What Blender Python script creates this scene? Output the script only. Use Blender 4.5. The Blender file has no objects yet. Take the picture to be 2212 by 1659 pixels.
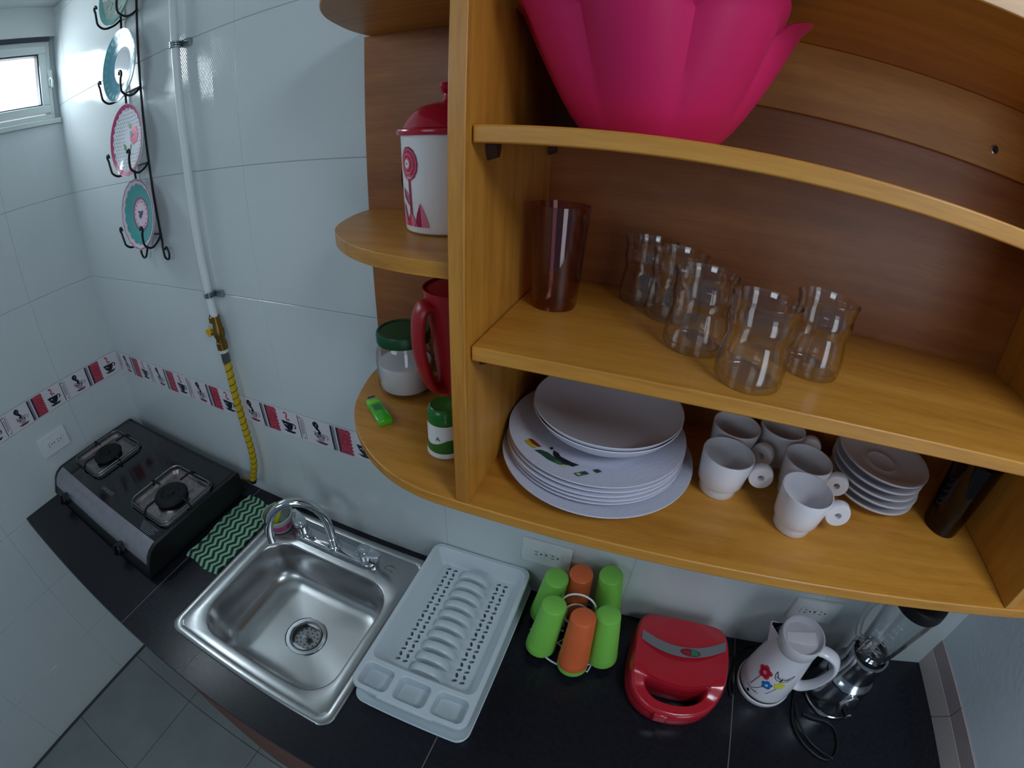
import bpy, math, random
from math import sin, cos, pi, radians, hypot, atan2
from mathutils import Vector, Matrix
from mathutils.geometry import delaunay_2d_cdt
random.seed(7)
SC = bpy.context.scene
COL = SC.collection
# ------------------------------------------------------------------ materials
MATS = {}
def srgb(h):
    h = h.lstrip('#'); v = [int(h[i:i+2], 16)/255 for i in (0, 2, 4)]
    return tuple(c/12.92 if c <= .04045 else ((c+.055)/1.055)**2.4 for c in v)+(1,)
def C3(c): return srgb(c) if isinstance(c, str) else (tuple(c)+(1,))[:4]
class NT:
    def __init__(s, name):
        m = bpy.data.materials.new(name); m.use_nodes = True; s.m = m; s.t = m.node_tree; s.t.nodes.clear()
        s.out = s.n('ShaderNodeOutputMaterial'); MATS[name] = m
    def n(s, k, **kw):
        x = s.t.nodes.new(k)
        for a, b in kw.items(): setattr(x, a, b)
        return x
    def l(s, a, b): s.t.links.new(a, b)
    def set(s, node, **kw):
        for a, b in kw.items(): node.inputs[a.replace('_', ' ')].default_value = b
        return node
    def math(s, op, a, b=None, c=None):
        x = s.n('ShaderNodeMath', operation=op)
        for i, v in enumerate((a, b, c)):
            if v is None: continue
            if isinstance(v, (int, float)): x.inputs[i].default_value = v
            else: s.l(v, x.inputs[i])
        return x.outputs[0]
    def ramp(s, fac, stops):
        r = s.n('ShaderNodeValToRGB'); e = r.color_ramp.elements
        while len(e) < len(stops): e.new(.5)
        for i, (p, c) in enumerate(stops): e[i].position = p; e[i].color = C3(c)
        s.l(fac, r.inputs[0]); return r.outputs[0]
    def noise(s, scale, detail=4, vec=None, stretch=None, rough=.55):
        if vec is None: vec = s.n('ShaderNodeTexCoord').outputs['Object']
        if stretch:
            mp = s.n('ShaderNodeMapping'); mp.inputs['Scale'].default_value = stretch; s.l(vec, mp.inputs[0]); vec = mp.outputs[0]
        x = s.n('ShaderNodeTexNoise'); x.inputs['Scale'].default_value = scale; x.inputs['Detail'].default_value = detail
        x.inputs['Roughness'].default_value = rough; s.l(vec, x.inputs['Vector']); return x.outputs['Fac']
    def bump(s, h, strength, dist=.002):
        b = s.n('ShaderNodeBump'); b.inputs['Strength'].default_value = strength; b.inputs['Distance'].default_value = dist
        s.l(h, b.inputs['Height']); return b.outputs[0]
def P(name, col, rough=.5, metal=0, spec=.5, coat=0, trans=0, var=0, vscale=20, bump=0, bscale=200, sss=0, emit=0, stretch=None, ior=1.45):
    g = NT(name); b = g.n('ShaderNodeBsdfPrincipled'); g.l(b.outputs[0], g.out.inputs[0]); c = C3(col)
    b.inputs['Base Color'].default_value = c; b.inputs['Roughness'].default_value = rough; b.inputs['Metallic'].default_value = metal
    b.inputs['Specular IOR Level'].default_value = spec; b.inputs['Coat Weight'].default_value = coat; b.inputs['Coat Roughness'].default_value = .08
    b.inputs['Transmission Weight'].default_value = trans; b.inputs['IOR'].default_value = ior
    if sss: b.inputs['Subsurface Weight'].default_value = sss; b.inputs['Subsurface Radius'].default_value = (.004, .004, .004)
    if var:
        f = g.noise(vscale, 5, stretch=stretch)
        g.l(g.ramp(f, [(.3, tuple(x*(1-var) for x in c[:3])), (.7, tuple(min(1, x*(1+var)) for x in c[:3]))]), b.inputs['Base Color'])
    if bump: g.l(g.bump(g.noise(bscale, 3), bump), b.inputs['Normal'])
    return g.m
def glass(name, tint, refl=1.0, rough=.02, edge=.3):
    g = NT(name); t = g.n('ShaderNodeBsdfTransparent'); lw = g.n('ShaderNodeLayerWeight')   # longer path through the wall near the outline
    g.l(g.ramp(lw.outputs['Facing'], [(.62, C3(tint)), (.96, tuple(c*edge for c in C3(tint)[:3]))]), t.inputs[0])
    gl = g.n('ShaderNodeBsdfGlossy'); gl.inputs['Color'].default_value = (.95, .95, .95, 1); gl.inputs['Roughness'].default_value = rough
    fr = g.n('ShaderNodeLayerWeight'); fc = g.math('ADD', g.math('MULTIPLY', g.math('POWER', fr.outputs['Facing'], 4.0), .7), .045)
    mx = g.n('ShaderNodeMixShader'); g.l(g.math('MULTIPLY', fc, refl), mx.inputs[0]); g.l(t.outputs[0], mx.inputs[1]); g.l(gl.outputs[0], mx.inputs[2])
    g.l(mx.outputs[0], g.out.inputs[0]); return g.m
def wood(name, c1, c2, c3, axis='X', rough=.42):
    g = NT(name); b = g.n('ShaderNodeBsdfPrincipled'); g.l(b.outputs[0], g.out.inputs[0])
    st = {'X': (1.2, 14, 14), 'Z': (14, 14, 1.2)}[axis]
    f1 = g.noise(3.2, 6, stretch=st, rough=.6); f2 = g.noise(26, 3, stretch=st)
    f = g.math('ADD', g.math('MULTIPLY', f1, .72), g.math('MULTIPLY', f2, .28))
    g.l(g.ramp(f, [(.34, c1), (.5, c2), (.68, c3)]), b.inputs['Base Color'])
    b.inputs['Roughness'].default_value = rough; b.inputs['Coat Weight'].default_value = .12; b.inputs['Coat Roughness'].default_value = .3
    g.l(g.bump(f2, .06, .0006), b.inputs['Normal']); return g.m
# wood of the shelf: honey beech
wood('wood_x', '#ac7026', '#be8230', '#cc923e')
wood('wood_z', '#a86c24', '#ba7e2e', '#c98e3c', 'Z')
wood('wood_edge', '#ac6e22', '#bf8030', '#d09444')
wood('wood_back', '#8a4f22', '#9a5c2a', '#a96a33')
wood('wood_red', '#5e2413', '#71301a', '#803c22', 'Z')
def tile_mat():
    g = NT('tile'); b = g.n('ShaderNodeBsdfPrincipled'); g.l(b.outputs[0], g.out.inputs[0])
    b.inputs['Base Color'].default_value = srgb('#ced5d6'); b.inputs['Roughness'].default_value = .13; b.inputs['Specular IOR Level'].default_value = .5
    tc = g.n('ShaderNodeTexCoord').outputs['Object']; sp = g.n('ShaderNodeSeparateXYZ'); g.l(tc, sp.inputs[0])
    h = g.math('ADD', sp.outputs[0], sp.outputs[1]); v = sp.outputs[2]
    zig = g.math('PINGPONG', g.math('MULTIPLY', h, 1.0), .075)             # herringbone relief
    ph = g.math('ADD', v, g.math('MULTIPLY', zig, 1.6))
    wv = g.math('SINE', g.math('MULTIPLY', ph, 620))
    nz = g.noise(9, 2)
    hh = g.math('MULTIPLY', wv, g.math('MULTIPLY', nz, .6))
    g.l(g.bump(g.math('ADD', hh, g.math('MULTIPLY', g.noise(60, 2), .5)), .20, .0012), b.inputs['Normal'])
tile_mat()
P('grout', '#9aa3a6', .8)
P('border_white', '#dcd6da', .25)
P('border_black', '#1b2430', .35); P('border_grey', '#8b8790', .35); P('border_red', '#b23a50', .35); P('border_pink', '#d98a98', .35); P('border_wine', '#7c3a4c', .35); P('border_soft', '#a39aa4', .35)
def plaster():
    g = NT('plaster'); b = g.n('ShaderNodeBsdfPrincipled'); g.l(b.outputs[0], g.out.inputs[0])
    b.inputs['Base Color'].default_value = srgb('#cdd6de'); b.inputs['Roughness'].default_value = .75
    g.l(g.bump(g.noise(70, 4), .35, .003), b.inputs['Normal'])
plaster()
P('paint', '#c9d0ce', .7, bump=.1, bscale=60)
P('trim_tile', '#cabdbb', .35, var=.05, vscale=9); P('trim_tile_dark', '#a8989a', .4, var=.05, vscale=9)
P('floor_tile', '#8c918f', .35, var=.10, vscale=6); P('floor_grout', '#4a4d4d', .8)
P('counter', '#191a21', .26, spec=.38, var=.25, vscale=90); P('counter_grout', '#66645f', .7); P('counter_side', '#17171a', .4)
P('steel', '#b9babb', .27, 1, var=.06, vscale=300, stretch=(1, 40, 1)); P('steel_dark', '#7d7f80', .33, 1); P('chrome', '#d4d8dc', .06, 1)
P('chrome_soft', '#c2c6ca', .16, 1)
P('black_gloss', '#0c0c10', .12, spec=.5, coat=.4); P('black_plastic', '#141416', .4); P('black_matte', '#0c0c0d', .7); P('rubber', '#0d0d0f', .55)
P('iron', '#14181f', .45, .2); P('dark_hole', '#060607', .9)
P('drip_pan', '#a79c9c', .3, 1, var=.25, vscale=60); P('stove_silver', '#a7a5ad', .32, .75, var=.08, vscale=40)
P('stove_text', '#7d7f86', .5)
P('white_plastic', '#dfe0e2', .35); P('white_paint', '#e3e8ea', .45); P('white_ceramic', '#dcdbe2', .16, coat=.3)
P('white_melamine', '#cfcfdc', .3); P('melamine_pattern', '#c6c8d8', .34, bump=.35, bscale=160)
P('outlet_white', '#dfe2e3', .35); P('slot', '#1a1a1c', .6)
P('rack_plastic', '#c6d0d6', .32, sss=.12, spec=.5); P('tray_plastic', '#c0ccd2', .34, sss=.12)
P('hole_grey', '#55666d', .6)
P('lime', '#7cc450', .42, sss=.08, var=.04, bump=.05, bscale=300); P('orange_pl', '#d9683a', .42, sss=.08, var=.04, bump=.05, bscale=300)
P('red_shell', '#b3202f', .2, coat=.3); P('silver_band', '#8d8b91', .35, .5); P('badge_red', '#7e1c2c', .3); P('badge_green', '#1d7a5a', .3)
P('pink_bowl', '#d42664', .42, sss=.05, spec=.4)
P('canister_white', '#e9e6e6', .25); P('canister_red', '#b3122f', .2, coat=.2); P('print_red', '#c22646', .35); P('print_pink', '#e2718d', .35); P('print_deep', '#9c2450', .35)
P('lid_green', '#0d4a2b', .4); P('cap_green', '#1c6b22', .25, coat=.2); P('label_green', '#2f6b2a', .4); P('label_lilac', '#c8b2cf', .4)
P('sugar', '#e8e4e6', .9, bump=.4, bscale=500); P('pitcher_red', '#a81e26', .35, sss=.05)
P('lighter_green', '#3fae1e', .18, spec=.6, coat=.4); P('lighter_top', '#84d83a', .3)
P('sponge', '#b7b414', .95, bump=.8, bscale=260); P('tub', '#aab4b0', .35)
P('pipe_white', '#dfe5e6', .3); P('brass', '#8a6a34', .35, .9, var=.2, vscale=120); P('valve_yellow', '#d9a11c', .4); P('hose_yellow', '#c4a312', .4); P('hose_dark', '#6d5a10', .45)
P('galvanised', '#9aa4a6', .3, .9, var=.2, vscale=150); P('tape_white', '#d7d3be', .6)
P('teal', '#4c9c9a', .3); P('teal_light', '#8fc0be', .3); P('wine_line', '#8e5a74', .35); P('pale_pink', '#d9c4d0', .3); P('magenta', '#b8346c', .3); P('leaf_green', '#6f8f5a', .3); P('plate_white', '#e2e6ea', .1, coat=.4); P('plate_blue', '#5f97a9', .15); P('plate_sage', '#8fa69a', .3, var=.25, vscale=60); P('dot_ink', '#4a5568', .4)
P('tulip_red', '#8d2414', .35); P('tulip_yellow', '#b8a60f', .35); P('leaf_dark', '#1f4a33', .35); P('leaf_mid', '#3f7d36', .35); P('ink_black', '#15141c', .35); P('lemon', '#cfd28a', .35)
P('flower_red', '#b51f33', .35); P('flower_blue', '#2a6fb8', .35); P('flower_yellow', '#d8d34a', .35); P('flower_core', '#bcd3f0', .35); P('stem_grey', '#4b4654', .4); P('wing', '#8d8a98', .4)
P('kettle_white', '#dcdae0', .22, coat=.2); P('frost', '#c9c7cd', .5, sss=.1)
P('window_alu', '#c8d0cf', .35); P('gasket', '#333844', .6); P('sill', '#c5ccca', .5)
P('peg', '#3e1a16', .5); P('gasknob', '#121014', .3)
glass('clear_glass', (.955, .95, .945), 1.5); glass('pane_glass', (.97, .98, .98), .8, edge=1); glass('jar_glass', (.96, .96, .96), 1.0, edge=.5); glass('blender_glass', (.95, .965, .97), 1.6)
glass('rose_glass', (.80, .60, .60), 1.3, edge=.4); glass('shaded_rose_glass', (.45, .36, .39), .7, edge=.3)  # second glass: rose tint darkened, the shelf shadow put into its colour
def chevron():
    g = NT('chevron'); b = g.n('ShaderNodeBsdfPrincipled'); g.l(b.outputs[0], g.out.inputs[0]); b.inputs['Roughness'].default_value = .95
    sp = g.n('ShaderNodeSeparateXYZ'); g.l(g.n('ShaderNodeTexCoord').outputs['Object'], sp.inputs[0])
    zig = g.math('PINGPONG', g.math('ADD', sp.outputs[1], 1.0), .0196)
    ph = g.math('FRACT', g.math('MULTIPLY', g.math('ADD', g.math('ADD', sp.outputs[0], 1.0), g.math('MULTIPLY', zig, .62)), 47))
    st = g.math('GREATER_THAN', ph, .5)
    g.l(g.ramp(st, [(0, '#0d3a22'), (1, '#8fb59c')]), b.inputs['Base Color'])
    g.l(g.bump(g.noise(500, 2), .4, .001), b.inputs['Normal'])
chevron()
def sky_mat():
    g = NT('sky_white'); e = g.n('ShaderNodeEmission'); e.inputs[0].default_value = (.93, .97, 1, 1); e.inputs[1].default_value = 10.0; g.l(e.outputs[0], g.out.inputs[0])
sky_mat()
# ------------------------------------------------------------------ mesh builder
def catmull(pts, n=6, closed=False):
    P_ = [Vector(p) for p in pts]; out = []; m = len(P_)
    for i in range(m if closed else m-1):
        if closed: a, b, c, d = P_[(i-1) % m], P_[i], P_[(i+1) % m], P_[(i+2) % m]
        else: a, b, c, d = P_[max(i-1, 0)], P_[i], P_[i+1], P_[min(i+2, m-1)]
        for k in range(n):
            t = k/n; out.append(.5*((2*b)+(c-a)*t+(2*a-5*b+4*c-d)*t*t+(3*b-a-3*c+d)*t**3))
    if not closed: out.append(P_[-1])
    return out
def rr(x0, x1, y0, y1, r, n=6):
    o = []
    for cx, cy, a in ((x1-r, y1-r, 0), (x0+r, y1-r, 90), (x0+r, y0+r, 180), (x1-r, y0+r, 270)):
        for k in range(n+1):
            t = radians(a+90*k/n); o.append((cx+r*cos(t), cy+r*sin(t)))
    return o
def circ(cx, cy, r, n=24, ry=None, a0=0):
    return [(cx+r*cos(2*pi*k/n+a0), cy+(ry or r)*sin(2*pi*k/n+a0)) for k in range(n)]
class MB:
    def __init__(s): s.v = []; s.f = []; s.mi = []; s.M = Matrix()
    def add(s, vs, fs, mi=0):
        b = len(s.v); s.v += [s.M @ Vector(p) for p in vs]
        for f in fs: s.f.append(tuple(b+i for i in f)); s.mi.append(mi)
        return s
    def box(s, x0, x1, y0, y1, z0, z1, mi=0):
        return s.add([(x, y, z) for z in (z0, z1) for y in (y0, y1) for x in (x0, x1)], [(0, 2, 3, 1), (4, 5, 7, 6), (0, 1, 5, 4), (2, 6, 7, 3), (0, 4, 6, 2), (1, 3, 7, 5)], mi)
    def loft(s, loops, mi=0, cap0=True, cap1=True, closed=True, mis=None):
        n = len(loops[0]); vs = [p for L in loops for p in L]; fs = []; mm = []
        for k in range(len(loops)-1):
            for i in range(n if closed else n-1):
                j = (i+1) % n; fs.append((k*n+i, k*n+j, (k+1)*n+j, (k+1)*n+i)); mm.append(mis[k] if mis else mi)
        if cap0: fs.append(tuple(range(n-1, -1, -1))); mm.append(mis[0] if mis else mi)
        if cap1: fs.append(tuple((len(loops)-1)*n+i for i in range(n))); mm.append(mis[-1] if mis else mi)
        b = len(s.v); s.v += [s.M @ Vector(p) for p in vs]
        for f, q in zip(fs, mm): s.f.append(tuple(b+i for i in f)); s.mi.append(q)
        return s
    def prism(s, poly, z0, z1, mi=0): return s.loft([[(x, y, z0) for x, y in poly], [(x, y, z1) for x, y in poly]], mi)
    def lathe(s, prof, c=(0, 0, 0), seg=36, mi=0, mis=None):
        cx, cy, cz = c; vs = []; fs = []; mm = []; idx = []
        for r, z in prof:
            if r < 1e-6: idx.append([len(vs)]); vs.append((cx, cy, cz+z))
            else:
                idx.append(list(range(len(vs), len(vs)+seg))); vs += [(cx+r*cos(2*pi*k/seg), cy+r*sin(2*pi*k/seg), cz+z) for k in range(seg)]
        for q in range(len(prof)-1):
            A, B = idx[q], idx[q+1]; m_ = mis[q] if mis else mi
            for k in range(seg):
                a, b = A[k % len(A)], A[(k+1) % len(A)]; c_, d = B[(k+1) % len(B)], B[k % len(B)]
                f = [];
                for t in (a, b, c_, d):
                    if t not in f: f.append(t)
                if len(f) > 2: fs.append(tuple(f)); mm.append(m_)
        b = len(s.v); s.v += [s.M @ Vector(p) for p in vs]
        for f, q in zip(fs, mm): s.f.append(tuple(b+i for i in f)); s.mi.append(q)
        return s
    def tube(s, pts, r, seg=10, mi=0, closed=False, flat=1.0, up=None, radii=None):
        pts = [Vector(p) for p in pts]; n = len(pts); loops = []; N = None
        for i, p in enumerate(pts):
            t = ((pts[(i+1) % n]-pts[i-1]) if closed else (pts[min(i+1, n-1)]-pts[max(i-1, 0)])).normalized()
            if N is None:
                u = Vector(up) if up else (Vector((0, 0, 1)) if abs(t.z) < .9 else Vector((1, 0, 0))); N = (u-t*u.dot(t)).normalized()
            else: N = (N-t*N.dot(t)).normalized()
            B = t.cross(N); R = radii[i] if radii else r
            loops.append([p+N*(R*cos(2*pi*k/seg))+B*(R*flat*sin(2*pi*k/seg)) for k in range(seg)])
        if closed: loops.append(loops[0])
        return s.loft(loops, mi, not closed, not closed)
    def plate(s, outer, holes, z, mi=0, up=True, zf=None):
        vs = []; es = []
        for L in [outer]+list(holes):
            b = len(vs); vs += [Vector(p) for p in L]; es += [(b+i, b+(i+1) % len(L)) for i in range(len(L))]
        V, E_, F, *_ = delaunay_2d_cdt(vs, es, [], 1, 1e-7)
        fs = []
        boxes = [(min(p[0] for p in h), max(p[0] for p in h), min(p[1] for p in h), max(p[1] for p in h), h) for h in holes]
        def inside(x, y):
            for a, b, c, d, h in boxes:
                if a <= x <= b and c <= y <= d:
                    r = False
                    for i in range(len(h)):
                        (x0, y0), (x1, y1) = h[i][:2], h[i-1][:2]
                        if (y0 > y) != (y1 > y) and x < (x1-x0)*(y-y0)/(y1-y0)+x0: r = not r
                    if r: return True
            return False
        for f in F:
            if inside(sum(V[i].x for i in f)/len(f), sum(V[i].y for i in f)/len(f)): continue
            a = sum(V[f[i]].x*V[f[(i+1) % len(f)]].y-V[f[(i+1) % len(f)]].x*V[f[i]].y for i in range(len(f)))
            f = list(f) if (a > 0) == up else list(f)[::-1]; fs.append(f)
        return s.add([(p.x, p.y, zf(p.x, p.y) if zf else z) for p in V], fs, mi)
    def build(s, name, mats, parent=None, smooth=38, bevel=0, bseg=2, loc=None):
        me = bpy.data.meshes.new(name); me.from_pydata([tuple(v) for v in s.v], [], s.f)
        for m in (mats if isinstance(mats, (list, tuple)) else [mats]): me.materials.append(MATS[m])
        me.polygons.foreach_set('material_index', s.mi)
        if smooth:
            me.polygons.foreach_set('use_smooth', [True]*len(me.polygons)); me.update(); me.set_sharp_from_angle(angle=radians(smooth))
        me.update(); me.validate()
        o = bpy.data.objects.new(name, me); COL.objects.link(o)
        if parent: o.parent = parent
        if loc: o.location = loc
        if bevel:
            b = o.modifiers.new('bevel', 'BEVEL'); b.width = bevel; b.segments = bseg; b.limit_method = 'ANGLE'; b.angle_limit = radians(40)
        return o
def tag(o, label, cat=None, group=None, kind=None):
    if label: o['label'] = label
    if cat: o['category'] = cat
    if group: o['group'] = group
    if kind: o['kind'] = kind
    return o
def thing(name, label, cat, loc, rz=0, group=None):
    o = bpy.data.objects.new(name, None); o.empty_display_size = .05; COL.objects.link(o); o.location = loc; o.rotation_euler = (0, 0, rz)
    return tag(o, label, cat, group)
def copy_tree(o, parent=None):
    c = o.copy(); COL.objects.link(c)
    if parent: c.parent = parent
    for ch in list(o.children): copy_tree(ch, c)
    return c
def text_mesh(txt, size, spacing=1.0):
    cu = bpy.data.curves.new('lettering', 'FONT'); cu.body = txt; cu.size = size; cu.align_x = 'CENTER'; cu.space_character = spacing; cu.resolution_u = 3
    o = bpy.data.objects.new('lettering', cu); COL.objects.link(o); bpy.context.view_layer.update()
    me = bpy.data.meshes.new_from_object(o.evaluated_get(bpy.context.evaluated_depsgraph_get()))
    vs = [tuple(v.co) for v in me.vertices]; fs = [tuple(p.vertices) for p in me.polygons]
    bpy.data.objects.remove(o); bpy.data.curves.remove(cu); bpy.data.meshes.remove(me); return vs, fs
# ------------------------------------------------------------------ room dimensions (m); floor z=0, counter top z=.90
W = 2.748; CZ = .90; CEIL = 2.50
ROWS = [0, .30, .60, .89, 1.189, 1.270, 1.567, 1.868, 2.170, 2.470, CEIL]
def tiled(mb, pt, u0, u1, rows, joint0, step, skip=None):
    """tiles as slightly raised slabs with chamfered edges over a grout plane; pt(u, z, depth) -> point"""
    for k in range(len(rows)-1):
        z0, z1 = rows[k], rows[k+1]
        if abs(z0-1.189) < 1e-4: us = [u0, u1]
        else:
            us = [u0]; j = joint0
            while j < u1-.01:
                if j > u0+.01: us.append(j)
                j += step
            us.append(u1)
        for a, b in zip(us[:-1], us[1:]):
            g = .0007; c = .0010; h = .0010; gu = .0002; cu = .0006; A0, A1, B0, B1 = a+gu, b-gu, z0+g, z1-g
            vs = [pt(u, z, 0) for u, z in ((A0, B0), (A1, B0), (A1, B1), (A0, B1))]+[pt(u, z, h) for u, z in ((A0+cu, B0+c), (A1-cu, B0+c), (A1-cu, B1-c), (A0+cu, B1-c))]
            mb.add(vs, [(4, 5, 6, 7), (0, 1, 5, 4), (1, 2, 6, 5), (2, 3, 7, 6), (3, 0, 4, 7)], 1)
YF = -2.6
# back wall
mb = MB(); mb.box(-.1, 4.3, .0, .12, 0, CEIL, 0)
tiled(mb, lambda u, z, d: (u, -d, z), 0, W, ROWS, .08, .45)
tag(mb.build('wall_back', ['grout', 'tile'], smooth=0), None, kind='structure')
# left wall with window opening
WY0, WY1, WZ0, WZ1 = -.555, -.018, 2.112, 2.402
mb = MB()
for b in ((YF, 0, 0, WZ0), (YF, WY0, WZ0, WZ1), (WY1, 0, WZ0, WZ1), (YF, 0, WZ1, CEIL)): mb.box(-.1, 0, b[0], b[1], b[2], b[3], 0)
rows = [z for z in ROWS if z < WZ0]+[WZ0]
tiled(mb, lambda u, z, d: (d, -u, z), 0, -YF, rows, .25, .45)
mb.box(0, .016, YF, -.0005, WZ1, CEIL, 2)           # plain lintel above the window
tag(mb.build('wall_left', ['grout', 'tile', 'paint'], smooth=0), None, kind='structure')
# right wall: short return of rough plaster with a two-course skirting of tile
mb = MB(); mb.box(W, W+.12, -.70, 0, 0, CEIL); tag(mb.build('wall_right', ['plaster']), None, kind='structure')
def skirt(z0, z1, mat, name, dx, yj0, yj1):
    mb = MB()
    def seg(ya0, ya1, yb0, yb1):   # (y at bottom, y at top) for both ends
        mb.add([(W-dx, ya0, z0), (W-dx, yb0, z0), (W-dx, yb1, z1), (W-dx, ya1, z1), (W-.0002, ya0, z0), (W-.0002, yb0, z0), (W-.0002, yb1, z1), (W-.0002, ya1, z1)],
               [(0, 1, 2, 3), (3, 2, 6, 7), (0, 4, 5, 1), (0, 3, 7, 4), (1, 5, 6, 2)])
    seg(-.0015, -.0015, yj0+.001, yj1+.001); seg(yj0-.001, yj1-.001, -.699, -.699)
    return tag(mb.build(name, [mat], smooth=0, bevel=.0008), None, kind='structure')
skirt(CZ+.0005, .965, 'trim_tile', 'trim_1', .0045, -.163, -.193); skirt(.9655, 1.009, 'trim_tile_dark', 'trim_2', .004, -.193, -.193)
# floor with tile joints, ceiling
mb = MB(); mb.box(-.1, 4.3, YF, .12, -.08, -.002, 0)
for i in range(-1, 12):
    for j in range(0, 8):
        x0, x1, y1, y0 = .0155+.4*i, .0155+.4*(i+1), -.209-.4*(j-1), -.209-.4*j
        x0, x1, y0, y1 = max(x0, 0), min(x1, 4.3), max(y0, YF), min(y1, 0)
        if x1-x0 > .02 and y1-y0 > .02: mb.box(x0+.0015, x1-.0015, y0+.0015, y1-.0015, -.002, 0, 1)
tag(mb.build('floor', ['floor_grout', 'floor_tile'], smooth=0), None, kind='structure')
mb = MB(); mb.box(-.1, 4.3, YF, .12, CEIL, CEIL+.1); tag(mb.build('ceiling', ['paint']), None, kind='structure')
# decorated border course: one .25 m module repeated along both walls
def border(name, pt, n, off, umax):
    mb = MB(); base = .0026
    def poly(pts, mi, u0, lift=0):
        P2 = [(min(max(u0+u, .001), umax), 1.2295+z) for u, z in pts]
        if max(p[0] for p in P2)-min(p[0] for p in P2) < .0015: return
        vs = [pt(u, z, base+lift) for u, z in P2]; mb.add(vs, [tuple(range(len(vs)))], mi)
    rect = lambda a, b, c, d: [(a, c), (b, c), (b, d), (a, d)]
    def strip(pts, w):
        L = []; R = []
        for i, p in enumerate(pts):
            a, b = pts[max(i-1, 0)], pts[min(i+1, len(pts)-1)]; dx, dz = b[0]-a[0], b[1]-a[1]; l = hypot(dx, dz) or 1
            L.append((p[0]-dz/l*w, p[1]+dx/l*w)); R.append((p[0]+dz/l*w, p[1]-dx/l*w))
        return [[L[i], L[i+1], R[i+1], R[i]] for i in range(len(L)-1)]
    def cup(u, z, sx, mb_i, cup_i, sau_i, swirl):
        body = [(u-.022*sx, z+.019), (u+.016*sx, z+.017), (u+.014*sx, z+.004), (u+.006*sx, z-.008), (u-.006*sx, z-.009), (u-.016*sx, z+.002)]
        return [(body, cup_i, 0), ([(u-.022*sx, z-.009), (u+.022*sx, z-.009), (u+.013*sx, z-.016), (u-.010*sx, z-.016)], sau_i, .0001),
                ([(u+.015*sx, z+.016)]+[(u+.018*sx+.008*cos(t), z+.009+.008*sin(t)) for t in [radians(a) for a in range(90, -100, -30)]]+[(u+.018*sx+.004*cos(t), z+.009+.004*sin(t)) for t in [radians(a) for a in range(-90, 100, 30)]], cup_i, 0)]+\
               [(q, swirl, .0003) for q in strip([(u-.007*sx+.0022*k*cos(k*.8), z+.006+.0022*k*sin(k*.8)*.8) for k in [j*.45 for j in range(0, 9)]], .0009)]
    mb.add([pt(.0, 1.1898, base-.0004), pt(umax, 1.1898, base-.0004), pt(umax, 1.2692, base-.0004), pt(.0, 1.2692, base-.0004)], [(0, 1, 2, 3)], 0)
    def outline(): pass
    for k in range(n):
        u = off+.25*k
        for a, b, c, d, m in ((.012, .0145, -.036, .036, 1), (.0185, .0225, -.022, .022, 6), (.025, .0275, -.018, .03, 2), (.031, .033, -.034, .034, 6), (.019, .022, .028, .034, 1), (.024, .027, -.034, -.029, 1)):
            poly(rect(a, b, c, d), m, u)
        # figure of a cup with black curls above, wine saucer
        for q, m, l in cup(.084, -.016, 1.0, 6, 6, 5, 2): poly(q, m, u, l)
        poly(circ(.074, .024, .010, 14), 1, u)
        for q in strip([(.073, .016), (.080, .010), (.084, .004), (.078, -.002)], .0042): poly(q, 1, u)
        for q in strip([(.079+.0016*j*cos(j), .024+.0016*j*sin(j)) for j in [i*.6 for i in range(8)]], .0009): poly(q, 2, u, .0003)
        for j in range(4): poly(circ(.066+.009*j, -.006-.004*(j % 2), .0026, 8), 1, u, .0003)
        # grey and red bars
        for a, b, m in ((.1215, .1265, 1), (.1265, .1345, 2), (.140, .1445, 1), (.1445, .148, 5), (.148, .182, 3)): poly(rect(a, b, -.0375, .0375), m, u)
        rnd = random.Random(5)
        for j in range(34):
            cu_, cz_ = .151+rnd.random()*.028, -.035+rnd.random()*.07; ang = rnd.random()*6.28
            for q in strip([(cu_+.004*cos(ang+t)*t*.5, cz_+.004*sin(ang+t)*t*.5) for t in (0, .7, 1.4, 2.1)], .0006): poly(q, 4, u, .0002)
        for j in range(7): poly([(.182, -.037+.0106*j), (.186, -.033+.0106*j), (.182, -.029+.0106*j)], 3, u)
        # black cup with pink steam
        for q, m, l in cup(.222, -.014, 1.1, 1, 1, 1, 0): poly(q, m, u, l)
        for q in strip([(.213, .029), (.217, .033), (.222, .031), (.223, .025), (.219, .017), (.220, .010), (.227, .013), (.231, .010)], .0024): poly(q, 3, u)
    tag(mb.build(name, ['border_white', 'border_black', 'border_grey', 'border_red', 'border_pink', 'border_wine', 'border_soft'], smooth=0), None, kind='structure')
border('trim_3', lambda u, z, d: (u, -d, z), 11, 0.004, W-.005)
border('trim_4', lambda u, z, d: (d, -1.25+u, z), 5, -.018, 1.2465)
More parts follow.
